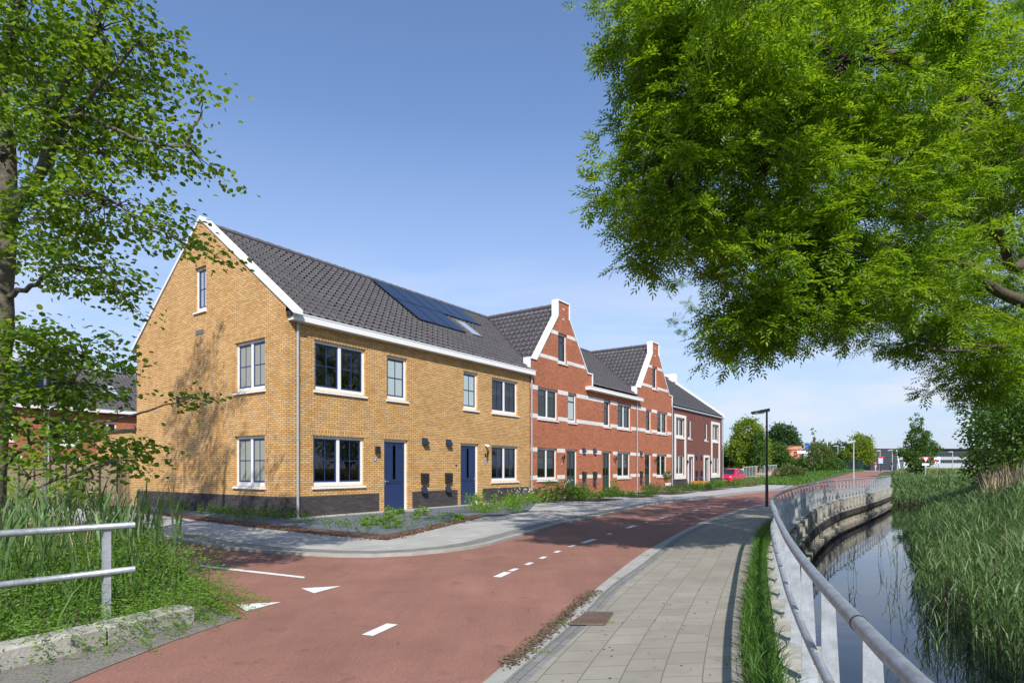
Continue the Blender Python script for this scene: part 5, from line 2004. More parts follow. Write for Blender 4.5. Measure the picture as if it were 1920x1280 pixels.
# verge grass strip beside the railing
n = 26000
si = rng.uniform(0, 1, n) ** 1.4
RRs = spline(RR, 200)
QQs = spline(rail_off(-.10)[::8], 200)
ia = (si * 199).astype(int).clip(0, 198)
w = rng.uniform(0.02, .98, n)
ramp = np.clip(1.3 - si * 1.3, 0.25, 1)
P2 = RRs[ia] * (1 - w[:, None]) + QQs[ia] * w[:, None] + rng.normal(0, .02, (n, 2))
keep = (si < .62)
Bv = np.c_[P2, np.full(n, .01)][keep]
hh = (rng.uniform(.14, .37, n) * (1 - .5 * np.abs(w - .5)))[keep]
V = blades(Bv, rdir(len(Bv)), hh, hh * rng.uniform(.2, .9, len(Bv)), .0075, 3, .35)
tag(npmesh('grass_strip', *V, MT['grass']), 'strip of fine bright grass between the paved path and the railing', 'grass', kind='stuff')

# ------------------------------------------------------------------ weeds at the left
weedpoly = [(-3.45, 5.9), (-3.85, 4.9), (-4.6, 3.6), (-6.5, 1), (-11, 1), (-14, 8), (-12, 12), (-8.2, 11.6), (-5.45, 9.4), (-4.3, 7.9), (-3.3, 6.7)]
n = 5200
P = in_poly(weedpoly, n)
B = np.c_[P, np.zeros(n)]
V = blades(B, rdir(n), rng.uniform(.25, .8, n), rng.uniform(.08, .35, n), .018, 3, .3)
tag(npmesh('weed_grass', *V, MT['grass']), 'rough grass tufts mixed through the weeds at the left', 'grass', kind='stuff')
# cleavers: soft mounds of whorled leaves
nc = 1500
P = in_poly([(-3.25, 6.75), (-3.3, 5.8), (-3.7, 4.75), (-4.4, 3.5), (-6.5, 1.5), (-8.5, 3), (-7.5, 8.5), (-5.6, 9.2), (-4.4, 7.9)], nc)
dist = np.min(np.stack([np.hypot(P[:, 0] + 3.4, P[:, 1] - 5.6), np.hypot(P[:, 0] + 4.1, P[:, 1] - 4.3)]), 0)
hgt = .14 + .42 * sstep(dist / 2.2)
C = np.c_[P, hgt * rng.uniform(.5, 1.1, nc)]
per = 46
O = np.repeat(C, per, 0) + rng.normal(0, 1, (nc * per, 3)) * np.array([.15, .15, .10])
O[:, 2] = np.abs(O[:, 2])
D = unit(rdir(len(O)) + np.array([0, 0, .35]) + rng.normal(0, .25, (len(O), 3)))
V, Q = far_leaves(O, D, .036, .16)
V, Q = join([(V, Q)])
tag(npmesh('cleavers', V, Q, MT['cleaver']), 'bright green cleavers sprawling over the concrete block', 'weeds', kind='stuff')
# runners hanging over the block and onto the asphalt
st = np.array([(-3.3, 6.2), (-3.22, 6.0), (-3.3, 5.75), (-3.5, 5.2), (-3.75, 4.75), (-3.25, 6.4), (-3.35, 6.6), (-3.5, 5.5)])
O = []
for k in range(190):
    s = st[rng.integers(0, len(st))] + rng.normal(0, .12, 2)
    d = unit(np.array([1.0, rng.normal(.1, .7)]))
    L = rng.uniform(.15, .6)
    for t in np.linspace(0, 1, 12):
        p = s + d * L * t
        z = .26 * (1 - t) ** 1.3 + .03
        O += [(p[0] + rng.normal(0, .012), p[1] + rng.normal(0, .012), z + rng.normal(0, .01))] * 4
O = np.array(O)
V, Q = far_leaves(O, unit(rdir(len(O)) + (0, 0, .2)), .028, .16)
tag(npmesh('cleaver_runners', V, Q, MT['cleaver']), 'thin green runners creeping over the kerb block onto the asphalt', 'weeds', kind='stuff')
# reeds behind the left railing
n = 330
P = in_poly([(-4.0, 7.2), (-4.3, 6.4), (-5.2, 5.2), (-7.5, 3.6), (-9.5, 7), (-8, 11), (-5.8, 9.4), (-4.6, 8.6)], n)
B = np.c_[P, np.zeros(n) - .1]
V = reeds(B, 1.15, 7, .026, .50, .95, .34, .15)
tag(npmesh('reed_clump', *V, MT['reed']), 'green reeds growing behind the short left railing', 'reeds', kind='stuff')
n = 70
B = np.c_[in_poly([(-4.6, 6.6), (-8, 5.6), (-9, 9), (-6, 9.4)], n), np.zeros(n)]
lean = rdir(n)
H_ = rng.uniform(1.0, 1.6, n)
V = join([blades(B, lean, H_, .25, .012, 3, .05)] + [blades(B + (0, 0, 1) * H_[:, None] * .93 + lean * .22, unit(lean + rng.normal(0, .3, (n, 3)) * (1, 1, 0)), -.03 + .0 * H_, rng.uniform(.12, .22, n), .02, 2, .6) for _ in range(6)])
tag(npmesh('dry_reed_stalks', *V, MT['straw']), 'thin dry reed stalks with drooping plumes at the left', 'reeds', kind='stuff')

# ------------------------------------------------------------------ garden plants
def herb_patch(name, label, poly, n, h, per, s, mat, r=.07, kind='stuff', z=.05, cat='plants', clump=0):
    if clump:
        C_ = in_poly(poly, clump)
        hc_ = rng.uniform(.35, 1.15, clump)
        ix = rng.integers(0, clump, n)
        P = C_[ix] + rng.normal(0, .22, (n, 2))
        hh = h * hc_[ix] * rng.uniform(.6, 1.1, n)
    else:
        P = in_poly(poly, n)
        hh = h * rng.uniform(.5, 1.15, n)
    O, D, S = [], [], []
    B = np.c_[P, np.full(n, z)]
    for k in range(per):
        t = rng.uniform(.15, 1, n)
        o = B + np.stack([rng.normal(0, r, n) * (1.1 - .6 * t), rng.normal(0, r, n) * (1.1 - .6 * t), hh * t], 1)
        O.append(o)
        D.append(unit(rdir(n) + np.array([0, 0, .5])))
    V1 = far_leaves(np.concatenate(O), np.concatenate(D), s)
    V2 = blades(B, rdir(n), hh, hh * .1, .008, 2, .05)
    return tag(npmesh(name, *join([V1, V2]), mat), label, cat, kind=kind)


gb = np.array(GB1)
# strip along the gable and the front edge of the first bed
strip = [G(*p)[:2] for p in ((300, 962), (330, 966), (420, 979), (560, 994), (590, 985), (560, 975), (540, 974), (400, 955), (300, 945))]
herb_patch('bed_plants', 'row of small green seedlings along the dark plinth of the gable', strip, 230, .34, 26, .045, MT['weed'], .05)
strip = [G(*p)[:2] for p in ((560, 994), (725, 1012), (795, 997), (870, 980), (850, 972), (770, 975), (700, 985), (600, 983))]
herb_patch('bed_plants', 'sparse thin seedlings on the blue grey gravel corner bed', strip, 120, .26, 16, .040, MT['weed'], .045)
lav = [G(*p)[:2] for p in ((560, 990), (700, 1003), (780, 996), (860, 978), (700, 978), (600, 985))]
for px, py, r, lb in ((695, 989, .24, 'left one of the two front bushy herbs on the gravel corner bed'), (730, 993, .27, 'right one of the two front bushy herbs on the gravel corner bed'), (733, 968, .2, 'round bushy herb on the gravel nearest the blue front door'), (752, 966, .12, 'smallest herb on the gravel corner bed'), (790, 969, .22, 'bushy herb at the right end of the gravel corner bed'), (862, 978, .12, 'small yellow green plant at the pointed end of the corner bed')):
    b = G(px, py)
    bush('herb', lb, (b[0], b[1], .05), [(0, 0, r * .55, r, r * .6)], MT['cleaver'], 420, .06, 'herbs on the gravel corner bed', 'herb')
herb_patch('bed_plants', 'overgrown light green weeds with pale flowers before the second blue door', g2, 200, .62, 22, .055, MT['cleaver'], .12, clump=16)
hts = [.8, .45, .6, .5, .55, .75, .75]
for k, q in enumerate(BEDS[1:]):
    lb = ['leafy plants in the bed before the nearest red house', 'plants in the bed between the first two green doors', 'low green plants before the middle red house', 'low hedge like plants before the farther stepped gable', 'grassy plants before the first dark brick house', 'grassy plants between the two white doors', 'long grass at the end of the terrace by the red car'][k]
    herb_patch('bed_plants', lb, q, 190, hts[k], 20, .07, MT[['weed', 'weed', 'olive', 'midgreen', 'weed', 'weed', 'meadow'][k]], .10, clump=9)
for px, y, h_, lb in ((1030, 26.3, .95, 'tall leafy shrub with white flowers in front of the first green door'), (1062, 27.0, .9, 'dark leafy shrub beside the first green door'), (1010, 25.6, .6, 'low spreading shrub with pink flowers near the first drainpipe'), (955, 23.4, .55, 'pale green shrub with small flowers left of the yellow house drainpipe'), (912, 22.5, .6, 'light green weedy shrub before the second blue door'), (1080, 27.8, .6, 'dark shrub right of the first green door'), (1148, 31.5, .5, 'dark low shrub in front of the second green door'), (1252, 42, .7, 'small standard bush in a white pot by the third green door')):
    x = (px - 960) / F * y
    if 'standard' in lb:
        root = bush('potted_plant', lb, (x, y, .05), [(0, 0, 1.0, .3, .25)], MT['olive'], 500, .09, None, 'plant')
        m = MB()
        m.tube([(x, y, .05), (x, y, .5)], [.16, .24], 10)
        m.build('flower_pot', MT['white'], root)
        continue
    bush('garden_shrub', lb, (x, y, .05), [(0, 0, h_ * .5, .42, h_ * .5), (.35, .1, h_ * .4, .32, h_ * .4), (-.3, 0, h_ * .35, .3, h_ * .35)], MT['cleaver' if 'light' in lb or 'pale' in lb else ('weed' if 'white' in lb or 'pink' in lb else 'midgreen')], 420 if 'light' in lb or 'pale' in lb else 1000, .07, 'shrubs in the front gardens', 'shrub')
# leaf litter along the kerb
n = 1900
cl_ = spline([G(*p)[:2] for p in ((960, 1250), (1000, 1215), (1040, 1180), (1062, 1160), (1085, 1137), (1120, 1110))], 60)
i_ = rng.integers(0, 60, n)
P = cl_[i_] + rng.normal(0, .05, (n, 2)) * rng.uniform(.3, 1.3, (n, 1)) - (.03, 0)
O = np.c_[P, np.full(n, .018) + rng.uniform(0, .008, n)]
D = rdir(n)
S = np.stack([-D[:, 1], D[:, 0], rng.normal(0, .25, n)], 1)
l_ = rng.uniform(.015, .04, (n, 1))
V = np.stack([O, O + D * l_ * .5 + S * l_ * .35, O + D * l_, O + D * l_ * .5 - S * l_ * .35], 1).reshape(-1, 3)
Q = np.arange(len(V)).reshape(-1, 4)
MT['litter'] = leafmat('dry_litter', (.09, .06, .03), (.21, .15, .08), .05, tcol=(1, 1, 1))
tag(npmesh('leaf_litter', V, Q, MT['litter']), 'brown dry leaf litter along the kerb beside the drain grate', 'leaf litter', kind='stuff')
# small tufts in the joints
tf = [G(*p)[:2] for p in ((1090, 1172), (1048, 1170), (1215, 1043), (1160, 1086), (1020, 1225), (1372, 1240), (1378, 1215), (1135, 1170), (1075, 1172), (1060, 1171), (1115, 1120))]
B = np.repeat(np.array(tf), 34, 0) + rng.normal(0, .05, (34 * len(tf), 2)) * (1, .4)
B = np.c_[B, np.full(len(B), .015)]
tag(npmesh('joint_weeds', *blades(B, rdir(len(B)), rng.uniform(.01, .04, len(B)), rng.uniform(.01, .04, len(B)), .006, 2, .3), MT['cleaver']), 'tiny green tufts growing in the paving joints and round the drain', 'weeds', kind='stuff')
n = 260
P = in_poly([tuple(q) for q in RRs[:130:4]] + [tuple(q) for q in (RRs - (.13, 0))[:130:4][::-1]], n)
tag(npmesh('path_edge_weeds', *blades(np.c_[P, np.full(n, .015)], rdir(n), rng.uniform(.01, .05, n), .03, .006, 2, .3), MT['cleaver']), 'small weeds along the outer edge of the tiled path', 'weeds', kind='stuff')

# scattered fallen bits on the road and the paths
n = 420
P = np.concatenate([in_poly([(-2.6, 4.3), (-3.0, 6.5), (-6, 12), (0, 16.5), (4.5, 19), (9, 24), (3.6, 13), (.2, 5)], 240), in_poly([(-.2, 3.2), (1.5, 3.6), (2.3, 6.5), (5.5, 13), (4.5, 13.5), (1.4, 7)], 180)])
O = np.c_[P, np.full(n, .022)]
D = rdir(n)
S = np.stack([-D[:, 1], D[:, 0], rng.normal(0, .3, n)], 1)
l_ = rng.uniform(.012, .035, (n, 1))
V = np.stack([O, O + D * l_ * .5 + S * l_ * .3, O + D * l_, O + D * l_ * .5 - S * l_ * .3], 1).reshape(-1, 3)
tag(npmesh('fallen_leaves', V, np.arange(len(V)).reshape(-1, 4), MT['litter']), 'tiny dry leaves scattered over the red road and the tiled path', 'leaf litter', kind='stuff')

# bark chips along the edge of the corner bed
ed = spline([G(*p)[:2] for p in ((262, 964), (319, 970), (408, 983), (551, 1000), (725, 1015), (795, 999), (876, 979))], 300)
n = 2600
i_ = rng.integers(0, 300, n)
P = ed[i_] + rng.normal(0, .09, (n, 2)) + np.array([-.02, .10])
O = np.c_[P, rng.uniform(.055, .085, n)]
D = unit(rdir(n) + np.c_[np.zeros((n, 2)), rng.normal(0, .3, n)])
V, Q = far_leaves(O, D, .05, .22)
MT['chip'] = leafmat('bark_chip', (.07, .032, .02), (.24, .125, .075), .0, tcol=(1, 1, 1))
tag(npmesh('bark_chips', V, Q, MT['chip']), 'brown bark chips scattered along the edge of the gravel corner bed', 'bark mulch', kind='stuff')
# pale flower heads and pink blooms in the gardens
fl = []
for (s_, w_, z_, n_, r_) in ((10.3, -1.5, .62, 26, 1.0), (11.6, -1.3, .55, 18, .7), (14.6, -1.3, .85, 16, .5)):
    c_ = HF((s_, w_, z_))[0]
    fl.append(c_ + rng.normal(0, 1, (n_ * 5, 3)) * (r_ * .6, r_ * .6, .12))
fl = np.concatenate(fl)
V, Q = far_leaves(fl, unit(rng.normal(0, 1, fl.shape)), .045, .5)
MT['petal'] = leafmat('pale_petal', (.55, .58, .45), (.75, .75, .66), .1, tcol=(1, 1, 1))
tag(npmesh('pale_flowers', V, Q, MT['petal']), 'small pale flowers among the weeds before the second blue door', 'flowers', kind='stuff')
c_ = HF((13.9, -1.2, .55))[0]
fl = c_ + rng.normal(0, 1, (40, 3)) * (.3, .3, .1)
V, Q = far_leaves(fl, unit(rng.normal(0, 1, fl.shape)), .06, .5)
MT['pink'] = leafmat('pink_petal', (.5, .03, .16), (.65, .08, .25), .1, tcol=(1, 1, 1))
tag(npmesh('pink_flowers', V, Q, MT['pink']), 'pink flowers below the first red house window', 'flowers', kind='stuff')
# ------------------------------------------------------------------ street furniture, car, people, distance
MT['darkpole'] = M('dark_pole', (0.022, 0.026, 0.036), 0.5, noise=0.2, nscale=5)
MT['lampglass'] = M('lamp_diffuser', (0.55, 0.55, 0.52), 0.3)
MT['greypole'] = M('grey_pole', (0.42, 0.44, 0.46), 0.5)


MT['oldpole'] = M('stained_pole', (0.14, 0.15, 0.16), 0.6, noise=0.5, nscale=7)


def street_lamp(label, base, h, arm, mat, direction=(-1, 0), group='street lamps', r=.045):
    root = thing('street_lamp', label, 'street lamp', base, group)
    b = np.array(base, float)
    m = MB()
    m.tube([b + (0, 0, 0), b + (0, 0, .9), b + (0, 0, .92), b + (0, 0, h)], [r * 1.25, r * 1.25, r, r * .8], 12)
    m.build('pole', mat, root, smooth=False)
    d = unit(np.array([direction[0], direction[1], 0.0]))
    s = np.array([-d[1], d[0], 0])
    f = Fr(b + (0, 0, h), d, s)
    m = MB(f)
    m.hexa([(-.08, -.09, -.06), (arm, -.13, -.13), (arm, .13, -.13), (-.08, .09, -.06), (-.08, -.09, .07), (arm, -.11, -.06), (arm, .11, -.06), (-.08, .09, .07)])
    m.build('lamp_head', mat, root)
    m = MB(f)
    m.hexa([(.12, -.09, -.135), (arm - .03, -.105, -.175), (arm - .03, .105, -.175), (.12, .09, -.135), (.12, -.10, -.09), (arm - .03, -.12, -.128), (arm - .03, .12, -.128), (.12, .10, -.09)])
    m.build('diffuser', MT['lampglass'], root)
    return root


street_lamp('near dark street lamp with a flat head on the kerb between road and tiled path', (9.95, 23.45, 0), 3.78, .58, MT['darkpole'], (-1, -.05))
street_lamp('slim grey street lamp standing behind the far end of the canal railing', (25.6, 45.0, 0), 3.55, .55, MT['greypole'], (-1, 0), r=.05)
street_lamp('grey lamp post behind the alder leaves at the left edge', (-13.6, 17.5, 0), 4.9, .45, MT['oldpole'], (-.6, .5), r=.045)
for px, y, top, lb in ((1673, 118, 843, 'grey street lamp beside the man with the bicycle'), (1650, 112, 844, 'grey street lamp beside the small post sign on the cycle path'), (1786, 130, 846, 'far street lamp in front of the long dark building'), (1571, 120, 835, 'left one of the two far lamps above the hedge'), (1583, 130, 837, 'right one of the two far lamps above the hedge')):
    b = at(px, y)
    street_lamp(lb, b, CH + (HZ - top) * y / F - b[2], .95 if px != 1583 else .8, MT['greypole'], (-1, 0), r=.09)
for px, y, y0, y1, dx, lb in ((1553, 120, 828, 862, -2, 'tall slightly leaning white flagpole beyond the signpost'), (1687, 115, 843, 878, -6, 'leaning white pole right of the man with the bicycle')):
    b = np.array(at(px, y))
    root = thing('flagpole', lb, 'pole', b)
    m = MB()
    t = np.array(PT(px + dx, y0, y))
    m.tube([b, (b + t) / 2, t], [.16, .13, .09], 8)
    m.build('pole', MT['white'], root)
    m = MB()
    m.tube([b, b + (0, 0, .12)], .24, 8)
    m.build('base', MT['kerb'], root)

# give way sign
b = np.array(at(1735, 55))
root = thing('give_way_sign', 'triangular red and white give way sign on a grey post in the tall grass', 'road sign', b)
m = MB()
m.tube([b, b + (0, 0, 1.95)], .035, 8)
m.build('post', MT['greypole'], root)
MT['red'] = M('sign_red', (0.55, 0.02, 0.03), 0.4)
MT['signblue'] = M('sign_blue', (0.02, 0.09, 0.36), 0.4)
zt = 1.93
f = Fr(b, (1, 0, 0), (0, 1, 0))
m = MB(f)
m.prism([(-.33, zt + .0 - .30), (.33, zt - .30), (.33, zt - .10), (-.33, zt - .10)], -.05, -.04)
m.build('under_plate', MT['white'], root)
m = MB(f)
m.prism([(0, zt - .05), (.32, zt + .50), (-.32, zt + .50)], -.06, -.05)
m.build('triangle', MT['red'], root)
m = MB(f)
m.prism([(0, zt + .07), (.21, zt + .435), (-.21, zt + .435)], -.064, -.0605)
m.build('triangle_field', MT['white'], root)

# sign on the cycle path
b = np.array(at(1651, 88))
root = thing('path_sign', 'dark post with a small pale blue board beside the cycle path', 'road sign', b)
m = MB()
m.box(b[0] - .05, b[0] + .05, b[1] - .05, b[1] + .05, b[2], b[2] + 2.2)
m.build('post', MT['black'], root)
m = MB()
m.box(b[0] - .38, b[0] + .30, b[1] - .1, b[1] - .06, b[2] + 1.2, b[2] + 2.0)
m.build('board', M('pale_board', (.42, .5, .58), .5), root)
m = MB()
m.box(b[0] - .30, b[0] + .5, b[1] - .1, b[1] - .06, b[2] + 2.05, b[2] + 2.25)
m.build('red_strip', MT['red'], root)

# finger post with direction boards
b = np.array(at(1508, 98))
y = 98
def wz(py, y=y): return CH + (HZ - py) * y / F
root = thing('signpost', 'signpost with dark blue panels on top and white and blue direction boards below', 'signpost', b)
m = MB()
m.tube([b, (b[0], b[1], wz(829))], .10, 8)
m.build('post', MT['greypole'], root)
def plate(x0, x1, y0, y1, mat, name, d=.12):
    m = MB()
    m.box((x0 - 960) / F * y, (x1 - 960) / F * y, y - d - .06, y - d, wz(y1), wz(y0))
    return m.build(name, MT[mat], root)
plate(1508.5, 1515.5, 830, 836.2, 'signblue', 'panel')
plate(1508.5, 1515.5, 837, 843.5, 'signblue', 'panel')
plate(1494, 1521.5, 845, 849.6, 'white', 'direction_board')
for k, (a, c) in enumerate(((851, 854.6), (856, 859.8))):
    o = plate(1509.5, 1522.5, a, c, 'white', 'direction_board')
    m = MB()
    m.box((1513 - 960) / F * y, (1520 - 960) / F * y, y - .21, y - .185, wz(c - 1), wz(a + 1))
    m.build('blue_field', MT['signblue'], o)

# --- the red car
CARP = np.array([(1371 - 960) / F * 57, 57.0, 0.0])
hd = unit(np.array([-.66, -.75, 0]))
CF = Fr(CARP, hd, np.array([-hd[1], hd[0], 0]))
car = thing('parked_car', 'small red hatchback parked beyond the dark brick end house', 'car', CARP)
MT['carred'] = M('red_car_paint', (0.52, 0.012, 0.045), 0.22, spec=0.8)
MT['carglass'] = M('dark_car_glass', (0.02, 0.025, 0.03), 0.06, spec=0.9)
MT['tyre'] = M('tyre_rubber', (0.018, 0.018, 0.018), 0.8)
MT['plate'] = M('yellow_number_plate', (0.75, 0.42, 0.02), 0.5)
#          x      z0    z1(belt) z2(top) half width belt, top
sec = [(-1.80, .35, .80, .95, .66, .60), (-1.70, .22, .98, 1.15, .78, .62), (-1.35, .20, 1.00, 1.46, .81, .58), (-.4, .18, .98, 1.53, .82, .60), (.35, .18, .96, 1.47, .82, .58), (.95, .18, .92, .96, .82, .70), (1.45, .20, .82, .84, .79, .66), (1.75, .26, .68, .70, .70, .58), (1.84, .36, .56, .58, .60, .50)]
m = MB(CF)
gl = MB(CF)
rings = []
for x, z0, z1, z2, w1, w2 in sec:
    rings.append([(x, -w1 * .92, z0), (x, -w1, (z0 + z1) / 2), (x, -w1 * .97, z1), (x, -w2, z2 - .05 if z2 - z1 > .1 else z2 - .01), (x, -w2 * .6, z2), (x, w2 * .6, z2), (x, w2, z2 - .05 if z2 - z1 > .1 else z2 - .01), (x, w1 * .97, z1), (x, w1, (z0 + z1) / 2), (x, w1 * .92, z0)])
for i in range(len(rings) - 1):
    for j in range(10):
        k = (j + 1) % 10
        m.face([rings[i][j], rings[i][k], rings[i + 1][k], rings[i + 1][j]])
m.face(rings[0])
m.face(rings[-1])
m.build('body', MT['carred'], car, smooth=False)
def lerp(a, b, t): return tuple(np.array(a) * (1 - t) + np.array(b) * t)
g = MB(CF)
def outp(q, d=.012):
    q = np.array(q, float)
    n = np.array([0, np.sign(q[1]), .25])
    return tuple(q + n * d)
for sg in (-1, 1):                                     # side windows between belt and roof
    for xa, xb in ((-1.25, -.45), (-.38, .45)):
        def pt(x, up):
            xs = [s[0] for s in sec]
            z1, z2 = np.interp(x, xs, [s[2] for s in sec]), np.interp(x, xs, [s[3] - .05 for s in sec])
            w1, w2 = np.interp(x, xs, [s[4] * .97 for s in sec]), np.interp(x, xs, [s[5] for s in sec])
            t = .1 if not up else .9
            return (x, sg * (w1 * (1 - t) + w2 * t + .012), z1 * (1 - t) + z2 * t)
        g.face([pt(xa, 0), pt(xb, 0), pt(xb - (.05 if xb > 0 else 0), 1), pt(xa + (.1 if xa < -1 else 0), 1)])
g.face([(.93, -.62, .985), (.93, .62, .985), (.42, .52, 1.44), (.42, -.52, 1.44)])
g.face([(-1.71, -.58, 1.08), (-1.71, .58, 1.08), (-1.40, .52, 1.42), (-1.40, -.52, 1.42)])
for f_ in range(len(g.f)):
    pass
g.build('windows', MT['carglass'], car)
for x in (-1.15, 1.2):
    for sg in (-1, 1):
        m = MB(CF)
        m.tube([(x, sg * .62, .30), (x, sg * .835, .30)], .30, 18)
        w_ = m.build('wheel', MT['tyre'], car)
        m = MB(CF)
        m.tube([(x, sg * .836, .30), (x, sg * .846, .30)], .19, 12)
        m.build('rim', MT['steel'], w_)
for sg in (-1, 1):
    m = MB(CF)
    m.ball((1.60, sg * .56, .70), .15, 10, 6, (1.1, .8, .6))
    m.build('headlight', MT['lampglass'], car)
    m = MB(CF)
    m.ball((.62, sg * .93, 1.02), .09, 8, 6, (.7, 1, .8))
    m.build('wing_mirror', MT['carred'], car)
m = MB(CF)
m.box(1.835, 1.86, -.26, .26, .36, .47)
m.build('number_plate', MT['plate'], car)
m = MB(CF)
m.hexa([(1.76, -.45, .50), (1.855, -.4, .50), (1.855, .4, .50), (1.76, .45, .50), (1.76, -.45, .57), (1.845, -.4, .57), (1.845, .4, .57), (1.76, .45, .57)])
m.build('grille', MT['black'], car)

# --- white spindle fence, gate, tree guard
a, c = np.array(at(1394, 75)), np.array(at(1456, 75))
root = thing('metal_fence', 'pale grey vertical bar fence behind the parked red car', 'fence', a)
m = MB()
for z in (.2, 1.42):
    m.tube([a + (0, 0, z), c + (0, 0, z)], .03, 6)
m.build('rails', MT['greypole'], root)
n = 22
for k in range(n + 1):
    p = a + (c - a) * k / n
    m = MB()
    m.box(p[0] - .022, p[0] + .022, p[1] - .02, p[1] + .02, p[2], p[2] + 1.5)
    m.build('bar', MT['greypole'], root)
p = np.array(at(1387, 74))
root = thing('white_cabinet', 'plain white utility cabinet at the left end of the pale bar fence', 'cabinet', p)
m = MB()
m.box(p[0] - .34, p[0] + .34, p[1] - .3, p[1] + .3, .55, 1.4)
m.box(p[0] - .25, p[0] + .25, p[1] - .2, p[1] + .2, 0, .55)
m.build('housing', MT['white'], root)
m = MB()
m.box(p[0] - .38, p[0] + .38, p[1] - .34, p[1] + .34, 1.4, 1.46)
m.build('lid', MT['white'], root)
p = np.array(at(1427, 66))
MT['wood'] = M('pale_wood', (0.42, 0.30, 0.18), 0.8, noise=0.2)
root = thing('tree_guard', 'pale wooden tree guard posts beside the near street lamp', 'tree guard', p)
for dx, dy in ((-.5, 0), (.5, 0), (0, .6)):
    m = MB()
    m.tube([p + (dx, dy, 0), p + (dx, dy, 1.5)], .06, 8)
    m.build('post', MT['wood'], root)
m = MB()
m.box(p[0] - .6, p[0] + .6, p[1] - .08, p[1] - .05, .85, 1.0)
m.build('rail', MT['wood'], root)
tree('young_tree', 'slender young tree held by the wooden guard posts', p, 4.6, [(0, 0, 2.9, .55, 1.6)], MT['midgreen'], 1400, .16, .06)

# wooden garden box before the dark brick house
p = HF((33.4, -1.35, 0))[0]
root = thing('wooden_planter', 'orange wooden garden box before the first dark brick house', 'planter', p)
MT['orwood'] = M('orange_wood', (0.62, 0.27, 0.05), 0.7, noise=0.15, nscale=12)
f = Fr(p, U, VV)
m = MB(f)
for k in range(4):
    m.box(-.85, .85, -.3, -.27, .08 + k * .13, .19 + k * .13)
    m.box(-.85, .85, .27, .3, .08 + k * .13, .19 + k * .13)
    m.box(-.85, -.82, -.265, .265, .08 + k * .13, .19 + k * .13)
    m.box(.82, .85, -.265, .265, .08 + k * .13, .19 + k * .13)
m.build('boards', MT['orwood'], root)
m = MB(f)
for x in (-.89, .86):
    for y_ in (-.33, .30):
        m.box(x, x + .04, y_, y_ + .03, .0, .66)
m.build('corner_posts', MT['orwood'], root)

# --- fence beside the gable
root = thing('garden_fence', 'wire mesh and reed screen fence with dark posts left of the yellow gable', 'fence', (-16, 24.3, 0))
MT['screen'] = M('reed_screen', (0.22, 0.165, 0.105), 0.9, noise=0.3, nscale=6, fine=0.3, fscale=40)
MT['fpost'] = M('dark_fence_post', (0.02, 0.02, 0.022), 0.6)
A, Bq = np.array([-14.75, 23.55, 0]), np.array([-27.5, 28.0, 0])
npn = 14
dirf = unit(Bq - A)
ff = Fr(A, dirf, np.array([-dirf[1], dirf[0], 0]))
Lf = np.linalg.norm(Bq - A)
for k in range(npn + 1):
    x = Lf * k / npn
    m = MB(ff)
    m.box(x - .04, x + .04, -.04, .04, 0, 1.86)
    m.build('post', MT['fpost'], root)
m = MB(ff)
for k in range(npn):
    x0, x1 = Lf * k / npn + .05, Lf * (k + 1) / npn - .05
    for j in range(9):
        z = .1 + .2 * j
        m.box(x0, x1, -.052, -.046, z - .006, z + .006)
    q = x0
    while q < x1:
        m.box(q, q + .008, -.058, -.053, .05, 1.82)
        q += .10
m.build('wire_mesh', MT['fpost'], root)
m = MB(ff)
q = Lf / npn + .05
while q < Lf:
    m.tube([(q, 0, .02), (q, .0, 1.78 + .03 * math.sin(q * 31))], .022, 5, False)
    q += .042
m.build('reed_screen', MT['screen'], root)
m = MB(ff)
q = .06
while q < Lf / npn - .05:
    m.tube([(q, .03, .02), (q, .03, 1.8)], .012, 4, False)
    q += .06
m.build('slats', MT['screen'], root)
bush('hedge', 'bright ivy like hedge growing in front of the reed screen fence', (-20.5, 23.6, 0), [(-2.6, .6, .55, 1.1, .6), (-1, 0, .6, 1.2, .65), (.8, -.3, .5, 1.1, .55), (2.4, -.8, .4, .9, .45), (-4.4, 1.2, .6, 1.1, .65)], MT['cleaver'], 6500, .10, cat='hedge')
bush('shrub', 'dark green shrub at the foot of the fence next to the gable', (-15.6, 22.4, 0), [(0, 0, .3, .6, .35), (-1, .3, .35, .6, .4)], MT['midgreen'], 1500, .08)

# --- people
MT['skin'] = M('skin', (0.42, 0.25, 0.18), 0.6)
MT['hair'] = M('dark_hair', (0.03, 0.02, 0.015), 0.7)
MT['jeans'] = M('blue_jeans', (0.07, 0.11, 0.20), 0.8)
MT['paletr'] = M('pale_trousers', (0.55, 0.55, 0.52), 0.8)
MT['redjkt'] = M('red_jacket', (0.55, 0.02, 0.03), 0.7)
MT['darkjkt'] = M('dark_jacket', (0.025, 0.03, 0.05), 0.7)


def skinmesh(name, pts, edges, mat, root):
    me = bpy.data.meshes.new(name)
    me.from_pydata([p[:3] for p in pts], edges, [])
    o = bpy.data.objects.new(name, me)
    COL.objects.link(o)
    o.parent = root
    me.materials.append(mat)
    o.modifiers.new('skin', 'SKIN')
    if not me.skin_vertices:
        bpy.context.view_layer.objects.active = o
        try:
            bpy.ops.mesh.customdata_skin_add()
        except Exception:
            pass
    for i, p in enumerate(pts):
        me.skin_vertices[0].data[i].radius = (p[3], p[3])
    me.skin_vertices[0].data[0].use_root = True
    s = o.modifiers.new('sub', 'SUBSURF')
    s.levels = s.render_levels = 1
    return o


